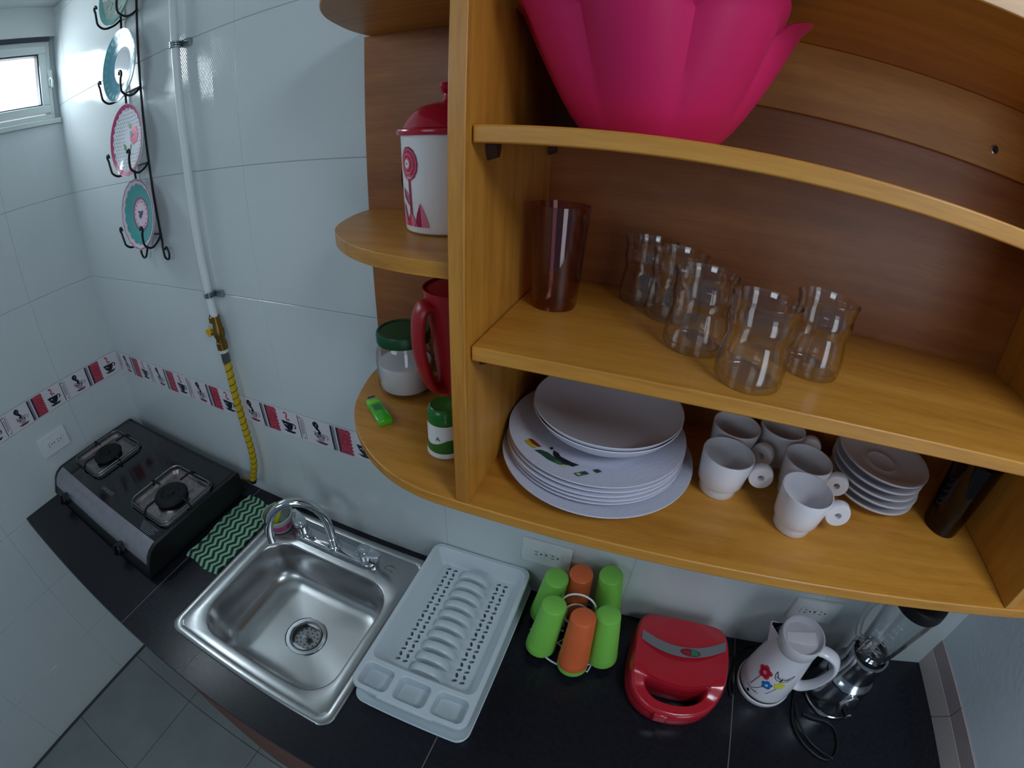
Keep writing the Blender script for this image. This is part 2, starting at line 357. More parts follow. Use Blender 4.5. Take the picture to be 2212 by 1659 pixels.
# ------------------------------------------------------------------ window
def window():
    root = bpy.data.objects.new('window_1', None); COL.objects.link(root); root.location = (0, 0, 0); tag(root, None, kind='structure')
    def frame(mb, x0, x1, y0, y1, z0, z1, w, mi=0):
        mb.box(x0, x1, y0, y1, z0, z0+w, mi); mb.box(x0, x1, y0, y1, z1-w, z1, mi); mb.box(x0, x1, y0, y0+w, z0+w, z1-w, mi); mb.box(x0, x1, y1-w, y1, z0+w, z1-w, mi)
    mb = MB(); frame(mb, -.06, -.002, WY0, WY1, WZ0+.018, WZ1-.012, .016); mb.build('window_frame', ['window_alu'], root, bevel=.0015)
    mb = MB(); frame(mb, -.045, .006, -.540, -.034, 2.150, 2.374, .026); mb.build('window_sash', ['window_alu'], root, bevel=.002)
    mb = MB(); frame(mb, -.030, .0005, -.514, -.060, 2.176, 2.348, .005); mb.build('window_gasket', ['gasket'], root)
    mb = MB(); mb.box(-.022, -.019, -.510, -.064, 2.18, 2.344); mb.build('window_pane', ['pane_glass'], root)
    mb = MB(); mb.box(-.06, .016, WY0, -.004, WZ0-.001, WZ0+.016); mb.build('window_sill', ['sill'], root, bevel=.002)
    mb = MB(); mb.box(-.01, .012, WY0, -.02, WZ1-.013, WZ1-.001); mb.build('lintel_shadow_strip', ['gasket'], root)  # dark strip imitating the shadow under the lintel
    mb = MB(); mb.box(.003, .012, -.034, -.020, 2.235, 2.29); mb.tube(catmull([(.010, -.030, 2.255), (.018, -.027, 2.262), (.024, -.026, 2.25), (.02, -.026, 2.23)], 5), .0035); mb.build('window_latch', ['window_alu'], root, bevel=.001)
window()
mb = MB(); mb.add([(-.9, -3.4, .8), (-.9, 1.2, .8), (-.9, 1.2, 4.2), (-.9, -3.4, 4.2)], [(0, 3, 2, 1)]); tag(mb.build('sky', ['sky_white'], smooth=0), None, kind='structure')
# ------------------------------------------------------------------ counter and cabinets
mb = MB(); outer = [(0.001, -.605), (W-.001, -.605), (W-.001, -.0015), (.001, -.0015)]; hole = rr(.893, 1.372, -.507, -.038, .03, 4)
mb.plate(outer, [hole], CZ, 0); mb.plate(outer, [hole], CZ-.035, 2, up=False)
mb.loft([[(x, y, CZ-.035) for x, y in outer], [(x, y, CZ) for x, y in outer]], 2, False, False)
mb.loft([[(x, y, CZ) for x, y in hole], [(x, y, CZ-.035) for x, y in hole]], 2, False, False)
for x in (.742, 2.187, 1.598): mb.box(x-.0011, x+.0011, -.6052, -.0015, CZ-.0348, CZ+.0003, 1)
mb.box(1.0005, 1.0027, -.6052, -.507, CZ-.0348, CZ+.0003, 1)
tag(mb.build('countertop', ['counter', 'counter_grout', 'counter_side'], smooth=0), 'long glossy black tiled worktop running along the wall', 'worktop')
cab = thing('base_cabinet', 'reddish brown wooden cabinet under the black worktop', 'cabinet', (1.85, -.3, 0))
mb = MB(); X0, X1 = -.90, .895
mb.box(X0, X1, -.283, .29, .0, .10); mb.box(X0, X0+.018, -.24, .29, .10, .74); mb.box(X0, X0+.018, -.283, -.24, .10, .862); mb.box(X1-.018, X1, -.283, .29, .10, .862); mb.box(X0+.018, X1-.018, -.27, .29, .10, .118); mb.box(X0+.018, X1-.018, .272, .29, .118, .862); mb.box(X0+.018, X1-.018, -.283, -.265, .80, .862)
mb.build('carcass', ['wood_red'], cab, bevel=.001)
for k in range(4):
    a = X0+.004+k*.4485
    d = MB().box(a, a+.4425, -.2995, -.2835, .105, .795).build('door', ['wood_red'], cab, bevel=.002)
    kx = a+.40 if k % 2 == 0 else a+.04
    MB().tube(catmull([(kx, -.2995, .66), (kx, -.3245, .665), (kx, -.3265, .71), (kx, -.3245, .755), (kx, -.2995, .76)], 4), .004).build('handle', ['chrome_soft'], d)
# ------------------------------------------------------------------ sink and faucet
sink = thing('kitchen_sink', 'square stainless steel sink set into the black worktop', 'sink', (1.1325, -.2725, CZ))
def R2(x0, x1, y0, y1, r, z, n=7): return [(x-1.1325, y+.2725, z) for x, y in rr(x0, x1, y0, y1, r, n)]
O = (.875, 1.39, -.525, -.020); Bq = (.931, 1.343, -.477, -.134)
ins = lambda b, d: (b[0]+d, b[1]-d, b[2]+d, b[3]-d)
loops = [R2(*O, .034, .0004), R2(*ins(O, .001), .033, .0045), R2(*ins(O, .005), .03, .0065), R2(*ins(O, .0195), .022, .0068), R2(*ins(O, .0225), .020, .0044), R2(*ins(O, .0255), .018, .0052),
         R2(*Bq, .078, .0052), R2(*ins(Bq, .0025), .077, .0035), R2(*ins(Bq, .005), .076, -.002), R2(*ins(Bq, .009), .074, -.05), R2(*ins(Bq, .015), .07, -.095), R2(*ins(Bq, .026), .064, -.113), R2(*ins(Bq, .042), .055, -.122), R2(*ins(Bq, .065), .045, -.126)]
dc = (1.137-1.1325, -.310+.2725); nL = len(loops[0])
last = loops[-1]; circ_l = [(dc[0]+.045*cos(a), dc[1]+.045*sin(a), -.130) for a in [atan2(p[1]-dc[1], p[0]-dc[0]) for p in last]]
loops += [circ_l, [(dc[0]+(p[0]-dc[0])*.95, dc[1]+(p[1]-dc[1])*.95, -.150) for p in circ_l]]
mb = MB(); mb.loft(loops, 0, False, True); mb.build('basin', ['steel'], sink, smooth=50)
mb = MB(); mb.lathe([(.045, -.1295), (.047, -.1275), (.0565, -.1275), (.058, -.1293), (.0585, -.1300)], (*dc, 0), 40, 0); mb.lathe([(.0585, -.1290), (.0600, -.1288)], (*dc, 0), 40, 1)
mb.build('drain_flange', ['chrome_soft', 'dark_hole'], sink)
mb = MB(); mb.lathe([(.044, -.1285), (.040, -.130), (.037, -.141), (.0, -.142)], (*dc, 0), 32, 0); mb.lathe([(.004, -.142), (.0045, -.132), (.009, -.129), (.009, -.1255), (0, -.1245)], (*dc, 0), 16, 0)
for k in range(14): mb.lathe([(.0023, 0), (0, .0001)], (dc[0]+.030*cos(k*2*pi/14), dc[1]+.030*sin(k*2*pi/14), -.1409), 8, 1)
for k in range(9): mb.lathe([(.0021, 0), (0, .0001)], (dc[0]+.020*cos(k*2*pi/9), dc[1]+.020*sin(k*2*pi/9), -.1412), 8, 1)
mb.build('strainer', ['steel_dark', 'dark_hole'], sink)
mb = MB(); c = (1.297-1.1325, -.083+.2725)                                   # stamped mark on the deck
for q in ([(-.016, -.006), (.012, -.007), (.017, .001), (.010, .007), (-.012, .006), (-.016, -.006)], [(-.006, .006), (-.004, .010), (.004, .0095)], [(.004, -.007), (.008, -.011)]):
    mb.tube([(c[0]+x, c[1]+y, .0054) for x, y in q], .0007, 6)
mb.build('stamped_mark', ['steel_dark'], sink)
fz = CZ+.0055
fau = thing('kitchen_faucet', 'chrome two-handle faucet with a tall arched spout behind the sink', 'faucet', (1.125, -.092, fz))
mb = MB(); pl = rr(-.140, .140, -.0255, .0255, .0254, 8)
mb.loft([[(x*1.0, y, 0) for x, y in pl], [(x, y, .012) for x, y in pl], [(x*.985, y*.90, .018) for x, y in pl], [(x*.96, y*.72, .020) for x, y in pl]]); mb.build('base_plate', ['chrome'], fau, smooth=45)
mb = MB(); mb.lathe([(.020, .018), (.018, .024), (.013, .028), (.0125, .046), (.0135, .047), (.0135, .056), (.0115, .058)], (.004, -.004, 0), 24); mb.build('spout_collar', ['chrome'], fau)
B0 = Vector((.004, -.004, 0)); T0 = Vector((1.016-1.125, -.203+.092, 0)); mid = (B0+T0)/2; hv = (B0-T0)/2; z0 = 1.009-fz
pts = [B0+Vector((0, 0, .05)), B0+Vector((0, 0, .075))]
for k in range(0, 25):
    a = pi*k/24; p = mid+hv*cos(a); pts.append(Vector((p.x, p.y, z0+.103*sin(a)+.002)))
pts.append(T0+Vector((-.001, -.001, z0-.012)))
MB().tube(pts, .0120, 16).build('spout', ['chrome'], fau)
for sx, ang in ((-1, radians(150)), (1, radians(-4))):
    mb = MB(); c = (sx*.107+.0, -.004, 0)
    mb.lathe([(.021, .018), (.021, .024), (.0165, .027), (.0155, .048), (.0185, .050), (.0185, .060), (.016, .063), (0, .064)], c, 26)
    dx, dy = cos(ang), sin(ang)
    def lp(t, w, h, z): q = Vector((c[0]+dx*t, c[1]+dy*t, z)); n = Vector((-dy, dx, 0)); return [q-n*w, q+n*w, q+n*w+Vector((0, 0, h)), q-n*w+Vector((0, 0, h))]
    mb.loft([lp(.0, .0190, .009, .051), lp(.018, .0165, .009, .052), (lp(.040, .0105, .0075, .057)), lp(.052, .006, .007, .060), lp(.055, .004, .005, .062)])
    mb.lathe([(.0055, .0638), (.0055, .0655), (.003, .066), (0, .0658)], c, 14)
    mb.build('handle', ['chrome'], fau, smooth=40)
# small tub with sponge
tub = thing('sponge_tub', 'small pale plastic tub with a pink label on the sink corner', 'tub', (.925, -.098, CZ+.0072))
mb = MB(); mb.lathe([(0, 0), (.033, 0), (.036, .003), (.0445, .048), (.047, .050), (.047, .053), (.0435, .053), (.0435, .050), (.034, .006), (0, .005)], seg=36); mb.build('tub_body', ['tub'], tub)
mb = MB()
for k in range(9):
    a0, a1 = radians(-75+k*10), radians(-65+k*10); f = lambda a, z: ((.0363+.0083*(z-.003)/.045)*cos(a)*1.012, (.0363+.0083*(z-.003)/.045)*sin(a)*1.012, z)
    mb.add([f(a0, .014), f(a1, .014), f(a1, .034), f(a0, .034)], [(0, 1, 2, 3)], 0)
tag(mb.build('tub_label', ['magenta'], tub), 'pink printed label')
mb = MB(); mb.M = Matrix.Translation((.921, -.098, CZ+.058)) @ Matrix.Rotation(radians(38), 4, 'Z') @ Matrix.Rotation(radians(28), 4, 'Y') @ Matrix.Rotation(radians(-14), 4, 'X')
mb.box(-.012, .012, -.022, .022, -.034, .026); tag(mb.build('sponge', ['sponge'], bevel=.004), 'yellow sponge standing in the small tub by the faucet', 'sponge')
# chevron cloth
mb = MB(); nx, ny = 12, 22; x0, x1, y0, y1 = .729, .868, -.334, -.044
hz = lambda i, j: CZ+.0022+.0022*sin(i*1.1+j*.7)*sin(j*.5)**2+(.003 if i in (0, nx) else 0)*abs(sin(j*.9))
ed = lambda i, j: .006*sin(j*.33)*(1 if i == 0 else .5)-.012*max(0, (j-18)/4)*(1 if i == nx else 0)
g = [[(x0+(x1-x0)*i/nx+ed(i, j)+(.004 if j == 0 else 0), y0+(y1-y0)*j/ny+.004*sin(i*.6), hz(i, j)) for i in range(nx+1)] for j in range(ny+1)]
vs = [p for r in g for p in r]+[(p[0], p[1], CZ+.0006) for r in g for p in r]; n1 = nx+1; N = n1*(ny+1)
fs = [(j*n1+i, j*n1+i+1, (j+1)*n1+i+1, (j+1)*n1+i) for j in range(ny) for i in range(nx)]
per = [i for i in range(nx)]+[j*n1+nx for j in range(ny)]+[ny*n1+nx-i for i in range(nx)]+[(ny-j)*n1 for j in range(ny)]
fs += [(per[k], N+per[k], N+per[(k+1) % len(per)], per[(k+1) % len(per)]) for k in range(len(per))]
mb.add(vs, fs); tag(mb.build('dish_cloth', ['chevron']), 'green and pale chevron cloth spread flat between stove and sink', 'cloth')
# ------------------------------------------------------------------ stove
st = thing('gas_stove', 'black two-burner tabletop gas stove with a silver front strip', 'stove', (.36, -.235, CZ))
# local x -.353..+.353, y: back +.192, front top -.152, bottom front -.222
prof = [(.192, .012), (.192, .088), (.188, .091), (-.150, .091), (-.158, .0895), (-.178, .082), (-.194, .068), (-.203, .052), (-.208, .044), (-.222, .018), (-.222, .012)]
mb = MB()
for sx in (-1, 1):
    xa, xb = sorted((sx*.353, sx*.338)); mb.loft([[(xa, y, z) for y, z in prof], [(xb, y, z) for y, z in prof]])
mb.loft([[(-.338, y, z) for y, z in ((.192, .012), (.192, .088), (.178, .088), (.178, .012))], [(.338, y, z) for y, z in ((.192, .012), (.192, .088), (.178, .088), (.178, .012))]])
mb.loft([[(-.338, y, z) for y, z in ((-.206, .044), (-.2215, .018), (-.2215, .012), (-.20, .012), (-.196, .044))], [(.338, y, z) for y, z in ((-.206, .044), (-.2215, .018), (-.2215, .012), (-.20, .012), (-.196, .044))]])
for sx in (-1, 1):
    for y in (-.19, .16): mb.lathe([(0, 0.0005), (.014, .0005), (.016, .013), (0, .013)], (sx*.31, y, 0), 14)
mb.build('body', ['black_plastic'], st)
mb = MB(); f = [(-.150, .0905), (-.158, .0888), (-.178, .0812), (-.1935, .0672), (-.2025, .0515), (-.2062, .0445)]
mb.loft([[(-.3375, y, z) for y, z in f]+[(-.3375, y+.004, z-.004) for y, z in f[::-1]], [(.3375, y, z) for y, z in f]+[(.3375, y+.004, z-.004) for y, z in f[::-1]]]); tag(mb.build('front_panel', ['stove_silver'], st, smooth=50), 'curved silver front strip')
mb = MB(); bc = [(-.213, .003), (.228, .003)]
hol = [rr(bx-.098, bx+.098, by-.098, by+.098, .022, 4) for bx, by in bc]
o_ = [(-.3375, -.150), (.3375, -.150), (.3375, .178), (-.3375, .178)]
mb.plate(o_, hol, .0915); mb.plate(o_, hol, .086, up=False); mb.loft([[(x, y, .086) for x, y in o_], [(x, y, .0915) for x, y in o_]], 0, False, False)
for h in hol: mb.loft([[(x, y, .0915) for x, y in h], [(x, y, .086) for x, y in h]], 0, False, False)
mb.build('glass_top', ['black_gloss'], st)
for bx, by in bc:
    q = lambda d, r, z: [(x, y, z) for x, y in rr(bx-d, bx+d, by-d, by+d, r, 6)]
    mb = MB(); c_ = [(bx+.070*cos(a), by+.070*sin(a), .080) for a in [atan2(p[1]-by, p[0]-bx) for p in q(.08, .02, 0)]]
    mb.loft([q(.0995, .024, .0922), q(.0975, .023, .0935), q(.094, .022, .0928), q(.088, .020, .084), c_, [(bx+(x-bx)*.80, by+(y-by)*.80, .0835) for x, y, z in c_], [(bx+(x-bx)*.52, by+(y-by)*.52, .075) for x, y, z in c_]], 0, False, True)
    mb.build('drip_pan', ['drip_pan'], st, smooth=30)
    mb = MB(); mb.lathe([(.044, .074), (.046, .084), (.048, .090), (.0, .090)], (bx, by, 0), 32, 1); mb.lathe([(.056, .090), (.057, .095), (.052, .101), (.032, .103), (.028, .099), (.012, .098), (.010, .103), (0, .103)], (bx, by, 0), 36, 0)
    mb.build('burner', ['black_matte', 'dark_hole'], st)
    mb = MB(); mb.tube([(x, y, .1035) for x, y in rr(bx-.100, bx+.100, by-.100, by+.100, .026, 6)], .0032, 8, 0, True); mb.tube([(x, y, .0975) for x, y in rr(bx-.105, bx+.105, by-.105, by+.105, .029, 6)], .0022, 8, 0, True)
    mb.build('pan_rim', ['steel_dark'], st)
    for k in range(4):
        mb = MB(); a = pi/2*k; d = Vector((cos(a), sin(a), 0)); c0 = Vector((bx, by, 0))
        mb.tube([c0+d*.100+Vector((0, 0, .099)), c0+d*.098+Vector((0, 0, .112)), c0+d*.085+Vector((0, 0, .116)), c0+d*.050+Vector((0, 0, .115))], .0034, 8)
        mb.tube([c0+d*.109+Vector((0, 0, .093)), c0+d*.106+Vector((0, 0, .104)), c0+d*.100+Vector((0, 0, .1105))], .003, 8)
        mb.build('pot_support', ['black_matte'], st)
for kx in (-.232, .191):
    mb = MB(); mb.M = Matrix.Translation((kx, -.2085, .034)) @ Matrix.Rotation(radians(70), 4, 'X')
    mb.lathe([(.022, -.004), (.022, .006), (.019, .008), (.018, .020), (.015, .023), (0, .023)], seg=24); mb.box(-.004, .004, -.017, .017, .022, .031)
    kb = mb.build('knob', ['gasknob'], st, bevel=.0008)
vs, fs = text_mesh('SANKEY', .022, 1.05); mb = MB(); mb.add([(x-.012, y-.119, .0919) for x, y, z in vs], fs); mb.build('lettering', ['stove_text'], st, smooth=0)
mb = MB()
for k in range(6): mb.box(.232+.004*k, .318-.006*(k % 3), -.118-.0052*k, -.1165-.0052*k, .0916, .0919)
mb.build('warning_print', ['stove_text'], st, smooth=0)
# ------------------------------------------------------------------ gas line on the wall
gas = thing('gas_pipe', 'white wall pipe with brass valve and yellow spiral hose above the stove', 'pipe', (.797, -.020, 1.53))
mb = MB(); mb.tube([(-.018, 0, .97), (-.010, 0, .76), (.004, 0, .40), (.0, 0, .13), (.002, 0, .0), (.004, 0, -.035)], .0102, 16); mb.build('pipe', ['pipe_white'], gas)
for z, dx in ((.633, -.004), (.041, .003)):
    mb = MB()
    for dz in (-.005, .0, .005): mb.tube([(dx+.0125*cos(a), .0125*sin(a), z+dz) for a in [radians(t) for t in range(0, 360, 20)]], .0024, 6, 0, True)
    mb.box(dx+.010, dx+.040, .009, .0165, z-.008, z+.008); mb.lathe([(.0055, 0), (.0055, .003), (0, .004)], (dx+.03, .0085, z), 8); mb.build('pipe_clip', ['galvanised'], gas)
vm = MB(); vm.lathe([(.010, -.034), (.0145, -.033), (.0145, -.018), (.0115, -.016), (.0115, -.012)][::-1], seg=6); vm.M = Matrix.Translation((.006, 0, 0))
vm.lathe([(.0115, -.108), (.0145, -.107), (.0145, -.088), (.0125, -.086), (.0125, -.076), (.0155, -.068), (.0155, -.054), (.0125, -.046), (.0115, -.016)], seg=16); vm.tube([(0, 0, -.062), (-.012, -.004, -.062), (-.020, -.008, -.062)], .0065, 10)
v = vm.build('valve', ['brass'], gas)
mb = MB(); mb.M = Matrix.Translation((-.016, -.008, -.062)); mb.loft([[(0, -.003, -.008), (0, .006, -.008), (0, .006, .010), (0, -.003, .010)], [(-.010, -.004, -.013), (-.010, .007, -.013), (-.010, .007, .012), (-.010, -.004, .012)], [(-.026, -.002, -.004), (-.026, .004, -.004), (-.026, .004, .004), (-.026, -.002, .004)]])
tag(mb.build('lever', ['valve_yellow'], v, bevel=.0015), 'yellow valve lever')
mb = MB(); mb.lathe([(.0118, -.117), (.0128, -.116), (.0128, -.109), (.0118, -.108)], (.007, 0, 0), 20, 0); mb.lathe([(.0105, -.146), (.0118, -.145), (.0118, -.128), (.0105, -.118), (.0118, -.117)], (.008, 0, 0), 8, 1); mb.build('hose_nut', ['tape_white', 'steel_dark'], gas)
hp = catmull([(.009, 0, -.140), (.013, -.004, -.19), (.012, -.006, -.25), (.012, -.006, -.31), (.012, -.007, -.36), (.011, -.008, -.42), (.004, -.010, -.475), (-.006, -.012, -.505), (-.020, -.014, -.535), (-.030, -.014, -.556)], 8)
mb = MB(); mb.tube(hp, .0098, 14); h = mb.build('hose', ['hose_yellow'], gas)
mb = MB(); spts = []; acc = 0
for i in range(len(hp)-1):
    t = (hp[i+1]-hp[i]).normalized(); n_ = Vector((0, 1, 0)); b_ = t.cross(n_).normalized(); n_ = b_.cross(t)
    for k in range(5):
        p = hp[i].lerp(hp[i+1], k/5); acc += (hp[i+1]-hp[i]).length/5; a = acc/.0205*2*pi; spts.append(p+n_*.0096*cos(a)+b_*.0096*sin(a))
mb.tube(spts, .0017, 6); tag(mb.build('hose_spiral', ['hose_dark'], h), 'dark spiral line on the hose')
mb = MB(); mb.tube([(-.027, -.014, -.552), (-.032, -.014, -.562)], .0115, 12, 0); mb.tube([(-.032, -.014, -.560), (-.052, -.0165, -.566), (-.079, -.018, -.568)], .006, 10, 1); mb.build('hose_end', ['rubber', 'brass'], gas)
# ------------------------------------------------------------------ outlets
def outlet(loc, rz, label):
    t = thing('power_outlet', label, 'outlet', loc, rz, 'double outlets')
    pl = rr(-.0595, .0595, -.0375, .0375, .004, 3)
    mb = MB(); tr = lambda L, y, s=1.0: [(x*s, y, z*s) for x, z in L]
    mb.loft([tr(pl, .0), tr(pl, -.003), tr(pl, -.006, .965)], 0); mb.build('cover_plate', ['outlet_white'], t)
    for cx in (-.0195, .0195):
        mb = MB(); q = [(cx+x, z) for x, z in rr(-.0165, .0165, -.0135, .0135, .009, 5)]; mb.loft([[(x, -.0055, z) for x, z in q], [(x, -.0078, z) for x, z in q]], 0)
        for dz, w in ((.005, .004), (-.005, .005)): mb.box(cx-.007, cx-.007+w*1.4, -.0081, -.0077, dz-.0009, dz+.0009, 1)
        mb.tube([(cx+.008, -.0077, 0), (cx+.008, -.0081, 0)], .0023, 10, 1); mb.build('socket', ['outlet_white', 'slot'], t)
    mb = MB(); mb.tube([(0, -.006, 0), (0, -.0068, 0)], .0022, 10); mb.build('screw', ['steel_dark'], t)
outlet((.0019, -.367, 1.084), radians(90), 'white double outlet on the wall beside the black stove')
outlet((1.684, -.0019, 1.062), 0, 'white double outlet above the dish rack and tumbler carousel')
outlet((2.321, -.0019, 1.066), 0, 'white double outlet on the wall behind the kettle')
# ------------------------------------------------------------------ plate rack and plates on the wall
pr = thing('hanging_plate_rack', 'black wrought iron rack with curled hooks holding four plates on the wall', 'plate rack', (.56, -.008, 1.70))
mb = MB()
for x in (-.045, .041): mb.tube([(x, 0, .72), (x, 0, .0)], .0032, 8)
for z in (.02, .21, .405, .60): mb.tube([(-.045, 0, z), (.041, 0, z)], .0028, 8)
mb.build('uprights', ['iron'], pr)
def curl(mb, c, r0, turns, sx, plane):
    pts = []
    for k in range(int(turns*14)):
        a = -pi/2+k*2*pi/14*sx; r = r0*(1-.55*k/(turns*14)); pts.append(plane(c, r*cos(a), r*sin(a)+r0))
    return pts
PZ = [2.365, 2.168, 1.976, 1.781]; PR = .0935
for i, z in enumerate(PZ):
    for sx in (-1, 1):
        mb = MB(); zz = z-1.70; x0_ = sx*.043; hx = sx*.056+.003
        base = [(x0_, 0, zz-.062), (x0_*1.1, -.018, zz-.078), (hx, -.044, zz-.086), (hx, -.062, zz-.076), (hx+sx*.001, -.0655, zz-.060), (hx+sx*.004, -.066, zz-.046)]
        sp_ = [(hx+sx*(.004+.0075*(1-.06*t)*sin(t)-.0), -.066, zz-.040+.0095*(1-.05*t)*(1-cos(t))*.9) for t in [.4+k*.45 for k in range(11)]]
        mb.tube(catmull(base+sp_, 4), .0030, 8); mb.build('hook', ['iron'], pr)
for sx in (-1, 1):
    mb = MB(); mb.tube(catmull([(sx*.043, 0, .005), (sx*.045, -.004, -.02), (sx*.055, -.008, -.042), (sx*.072, -.008, -.046), (sx*.080, -.008, -.03), (sx*.072, -.008, -.014), (sx*.062, -.008, -.02)], 5), .003, 8)
    mb.build('foot_scroll', ['iron'], pr)
def dplate(z, label, mats, decor, scallop=0):
    t = thing('decor_plate', label, 'plate', (.564, -.034, z), 0, 'plates on the wall rack'); t.rotation_euler = (radians(90-7), 0, 0)   # local +z faces the room
    zz = lambda r: .0015 if r < .045 else .0015+.0125*((r-.045)/.047)**1.3
    S = 72; R = lambda a, r: r*(1+scallop*(r/.093)**3*(abs(sin(9*a))-.5)); mb = MB(); rad = [0.0001, .02, .043, .047, .06, .075, .086, .0925]
    loops = [[(R(2*pi*k/S, r)*cos(2*pi*k/S), R(2*pi*k/S, r)*sin(2*pi*k/S), zz(r)) for k in range(S)] for r in rad]
    loops += [[(x*1.0, y, z_-.003) for x, y, z_ in L] for L in (loops[7], loops[3])]
    mb.loft(loops, 0); o = mb.build('dish', [mats[0]], t, smooth=50)
    mb = MB()
    def pol(pts, mi, lift=.0006): mb.add([(x, y, zz(hypot(x, y))+lift) for x, y in pts], [tuple(range(len(pts)))], mi)
    def ring(r0, r1, mi, w0=0, w1=0, n=72, f=9, lift=.0006):
        rr0 = lambda a: r0+w0*abs(sin(f*a)); rr1 = lambda a: r1+w1*abs(sin(f*a))
        for k in range(n):
            a, b = 2*pi*k/n, 2*pi*(k+1)/n
            for q in range(3):
                u, v_ = q/3, (q+1)/3; g_ = lambda A, s_: ((rr0(A)+(rr1(A)-rr0(A))*s_)*cos(A), (rr0(A)+(rr1(A)-rr0(A))*s_)*sin(A))
                pol([g_(a, u), g_(b, u), g_(b, v_), g_(a, v_)], mi, lift)
    decor(pol, ring); mb.build('glaze_pattern', mats, t, smooth=0)
def d1(pol, ring):
    ring(.078, .091, 1); r = random.Random(2)
    for k in range(60):
        a, q = r.random()*6.28, r.random()*.074; pol(circ(q*cos(a), q*sin(a), .004+.003*r.random(), 7), 2+k % 3, .0008+.00001*k)
dplate(PZ[0], 'sage green flowered plate at the top of the wall rack', ['plate_sage', 'teal', 'leaf_green', 'pale_pink', 'teal_light'], d1)
def d2(pol, ring):
    ring(.048, .091, 1); ring(.036, .037, 2)
    for k in range(26):
        a = 2*pi*k/26; pol(circ(.08*cos(a), .08*sin(a), .006, 8), 3, .0009)
dplate(PZ[1], 'glossy plate with broad blue rim and white centre on the rack', ['plate_white', 'plate_blue', 'teal_light', 'teal'], d2)
def d3(pol, ring):
    ring(.083, .091, 1, -.004, 0, f=12)
    for i in range(-8, 9):
        for j in range(-8, 9):
            x, y = i*.0095+(j % 2)*.004, j*.0095
            if hypot(x, y) < .078 and not (hypot(x-.012, y) < .038): pol(circ(x, y, .0016, 6), 4)
    for k in range(7):
        a = 2*pi*k/7; pol(circ(.026+.013*cos(a), .010+.013*sin(a), .011, 10), 2, .0007+.00003*k)
    for q in ([(.008, -.010), (-.006, -.040), (-.002, -.042), (.012, -.012)], [(-.02, -.012), (-.034, -.004), (-.030, -.022), (-.018, -.026)], [(.012, .034), (-.002, .046), (-.006, .036), (.004, .028)]): pol(q, 3, .0011)
    pol([(.004, .018), (.012, .022), (.020, .012), (.012, .004)], 5, .0013)
dplate(PZ[2], 'white plate with pink flower, dots and magenta rim on the rack', ['plate_white', 'magenta', 'print_pink', 'leaf_green', 'dot_ink', 'teal'], d3)
def d4(pol, ring):
    ring(.0825, .0905, 2, 0, .0015); ring(.080, .0875, 0, 0, .0025, lift=.0008); ring(.045, .076, 1, 0, .005, lift=.001); ring(.041, .0445, 2, -.002, 0, lift=.0012)
    for k in range(16):
        a = 2*pi*k/16; pol(circ(.034*cos(a), .034*sin(a), .003, 7), 4, .0012)
    for q in (circ(-.004, -.004, .007, 9), circ(.004, .003, .006, 9), [(-.016, .006), (-.008, .002), (-.002, .006), (-.008, .010)], [(.008, .008), (.014, .012), (.010, .002)]): pol(q, 3, .0013)
dplate(PZ[3], 'scalloped plate with teal ring and pink centre, lowest on the rack', ['pale_pink', 'teal', 'wine_line', 'dot_ink', 'print_pink'], d4, .03)
# ------------------------------------------------------------------ wooden wall shelf
sh = thing('hanging_shelf', 'honey coloured wooden wall shelf with rounded ends above the worktop', 'shelf', (2.0085, -.002, 1.466))
SX, SY, SZ = 2.0085, -.002, 1.466
def board_outline(front, xin, xo, half=True):
    """rounded end board: from the wall corner xo around to the straight front at xin"""
    return None
def endcurve(front, full=True):
    pts = [(1.322, -.004), (1.3235, -.052), (1.333, -.0938), (1.3554, -.1558), (1.3900, -.207), (1.4424, -.2535), (1.4983, -.2840), (1.5545, -.2985), (1.612, -.301)]
    return [(x, y*front/.301) for x, y in catmull([(a, b, 0) for a, b in pts], 5) for x, y in [(x, y)]] if False else [(p.x, p.y*front/.301) for p in catmull([(a, b, 0) for a, b in pts], 5)]
def mirror(L): return [(2*SX-x, y) for x, y in L[::-1]]
loc = lambda L: [(x-SX, y-SY) for x, y in L]
L_ = endcurve(.301); full = L_+mirror(L_)
for nm, z0, z1 in (('bottom_board', 1.466, 1.483), ('top_board', 2.072, 2.089)):
    mb = MB(); p = loc(full); mb.loft([[(x, y, z0-SZ) for x, y in p], [(x, y, z1-SZ) for x, y in p]]); mb.build(nm, ['wood_x'], sh, bevel=.0015)
for x0 in (1.6125, 2.387):
    mb = MB(); mb.box(x0-SX, x0+.0175-SX, -.2995-SY, -.0095-SY, 1.4832-SZ, 2.0718-SZ); mb.build('upright_panel', ['wood_z'], sh, bevel=.0012)
mb = MB(); mb.box(1.312-SX, 2.705-SX, -.009-SY, -.0015-SY, 1.4832-SZ, 2.0718-SZ); mb.build('back_panel', ['wood_back'], sh)
for z1 in (1.6965, 1.9118):
    mb = MB(); mb.box(1.6312-SX, 2.3858-SX, -.288-SY, -.0095-SY, z1-.0168-SZ, z1-SZ); mb.build('shelf_board', ['wood_x'], sh, bevel=.0018)
q = endcurve(.283)
for poly in (q+[(1.612, -.0095), (1.322, -.0095)], mirror(q)):
    p = [(min(x, 1.6118) if x < SX else max(x, 2.4052), min(y, -.0095)) for x, y in poly]
    if poly is not None and p[0][0] > SX: p = p+[(2.4052, -.0095)]
    p = loc(p); mb = MB(); mb.loft([[(x, y, 1.7625-SZ) for x, y in p], [(x, y, 1.7800-SZ) for x, y in p]]); mb.build('side_board', ['wood_x'], sh, bevel=.0015)
rl = MB().box(1.6308-SX, 2.3862-SX, -.022-SY, -.0094-SY, 1.979-SZ, 2.0718-SZ).build('back_rail', ['wood_x'], sh, bevel=.001)
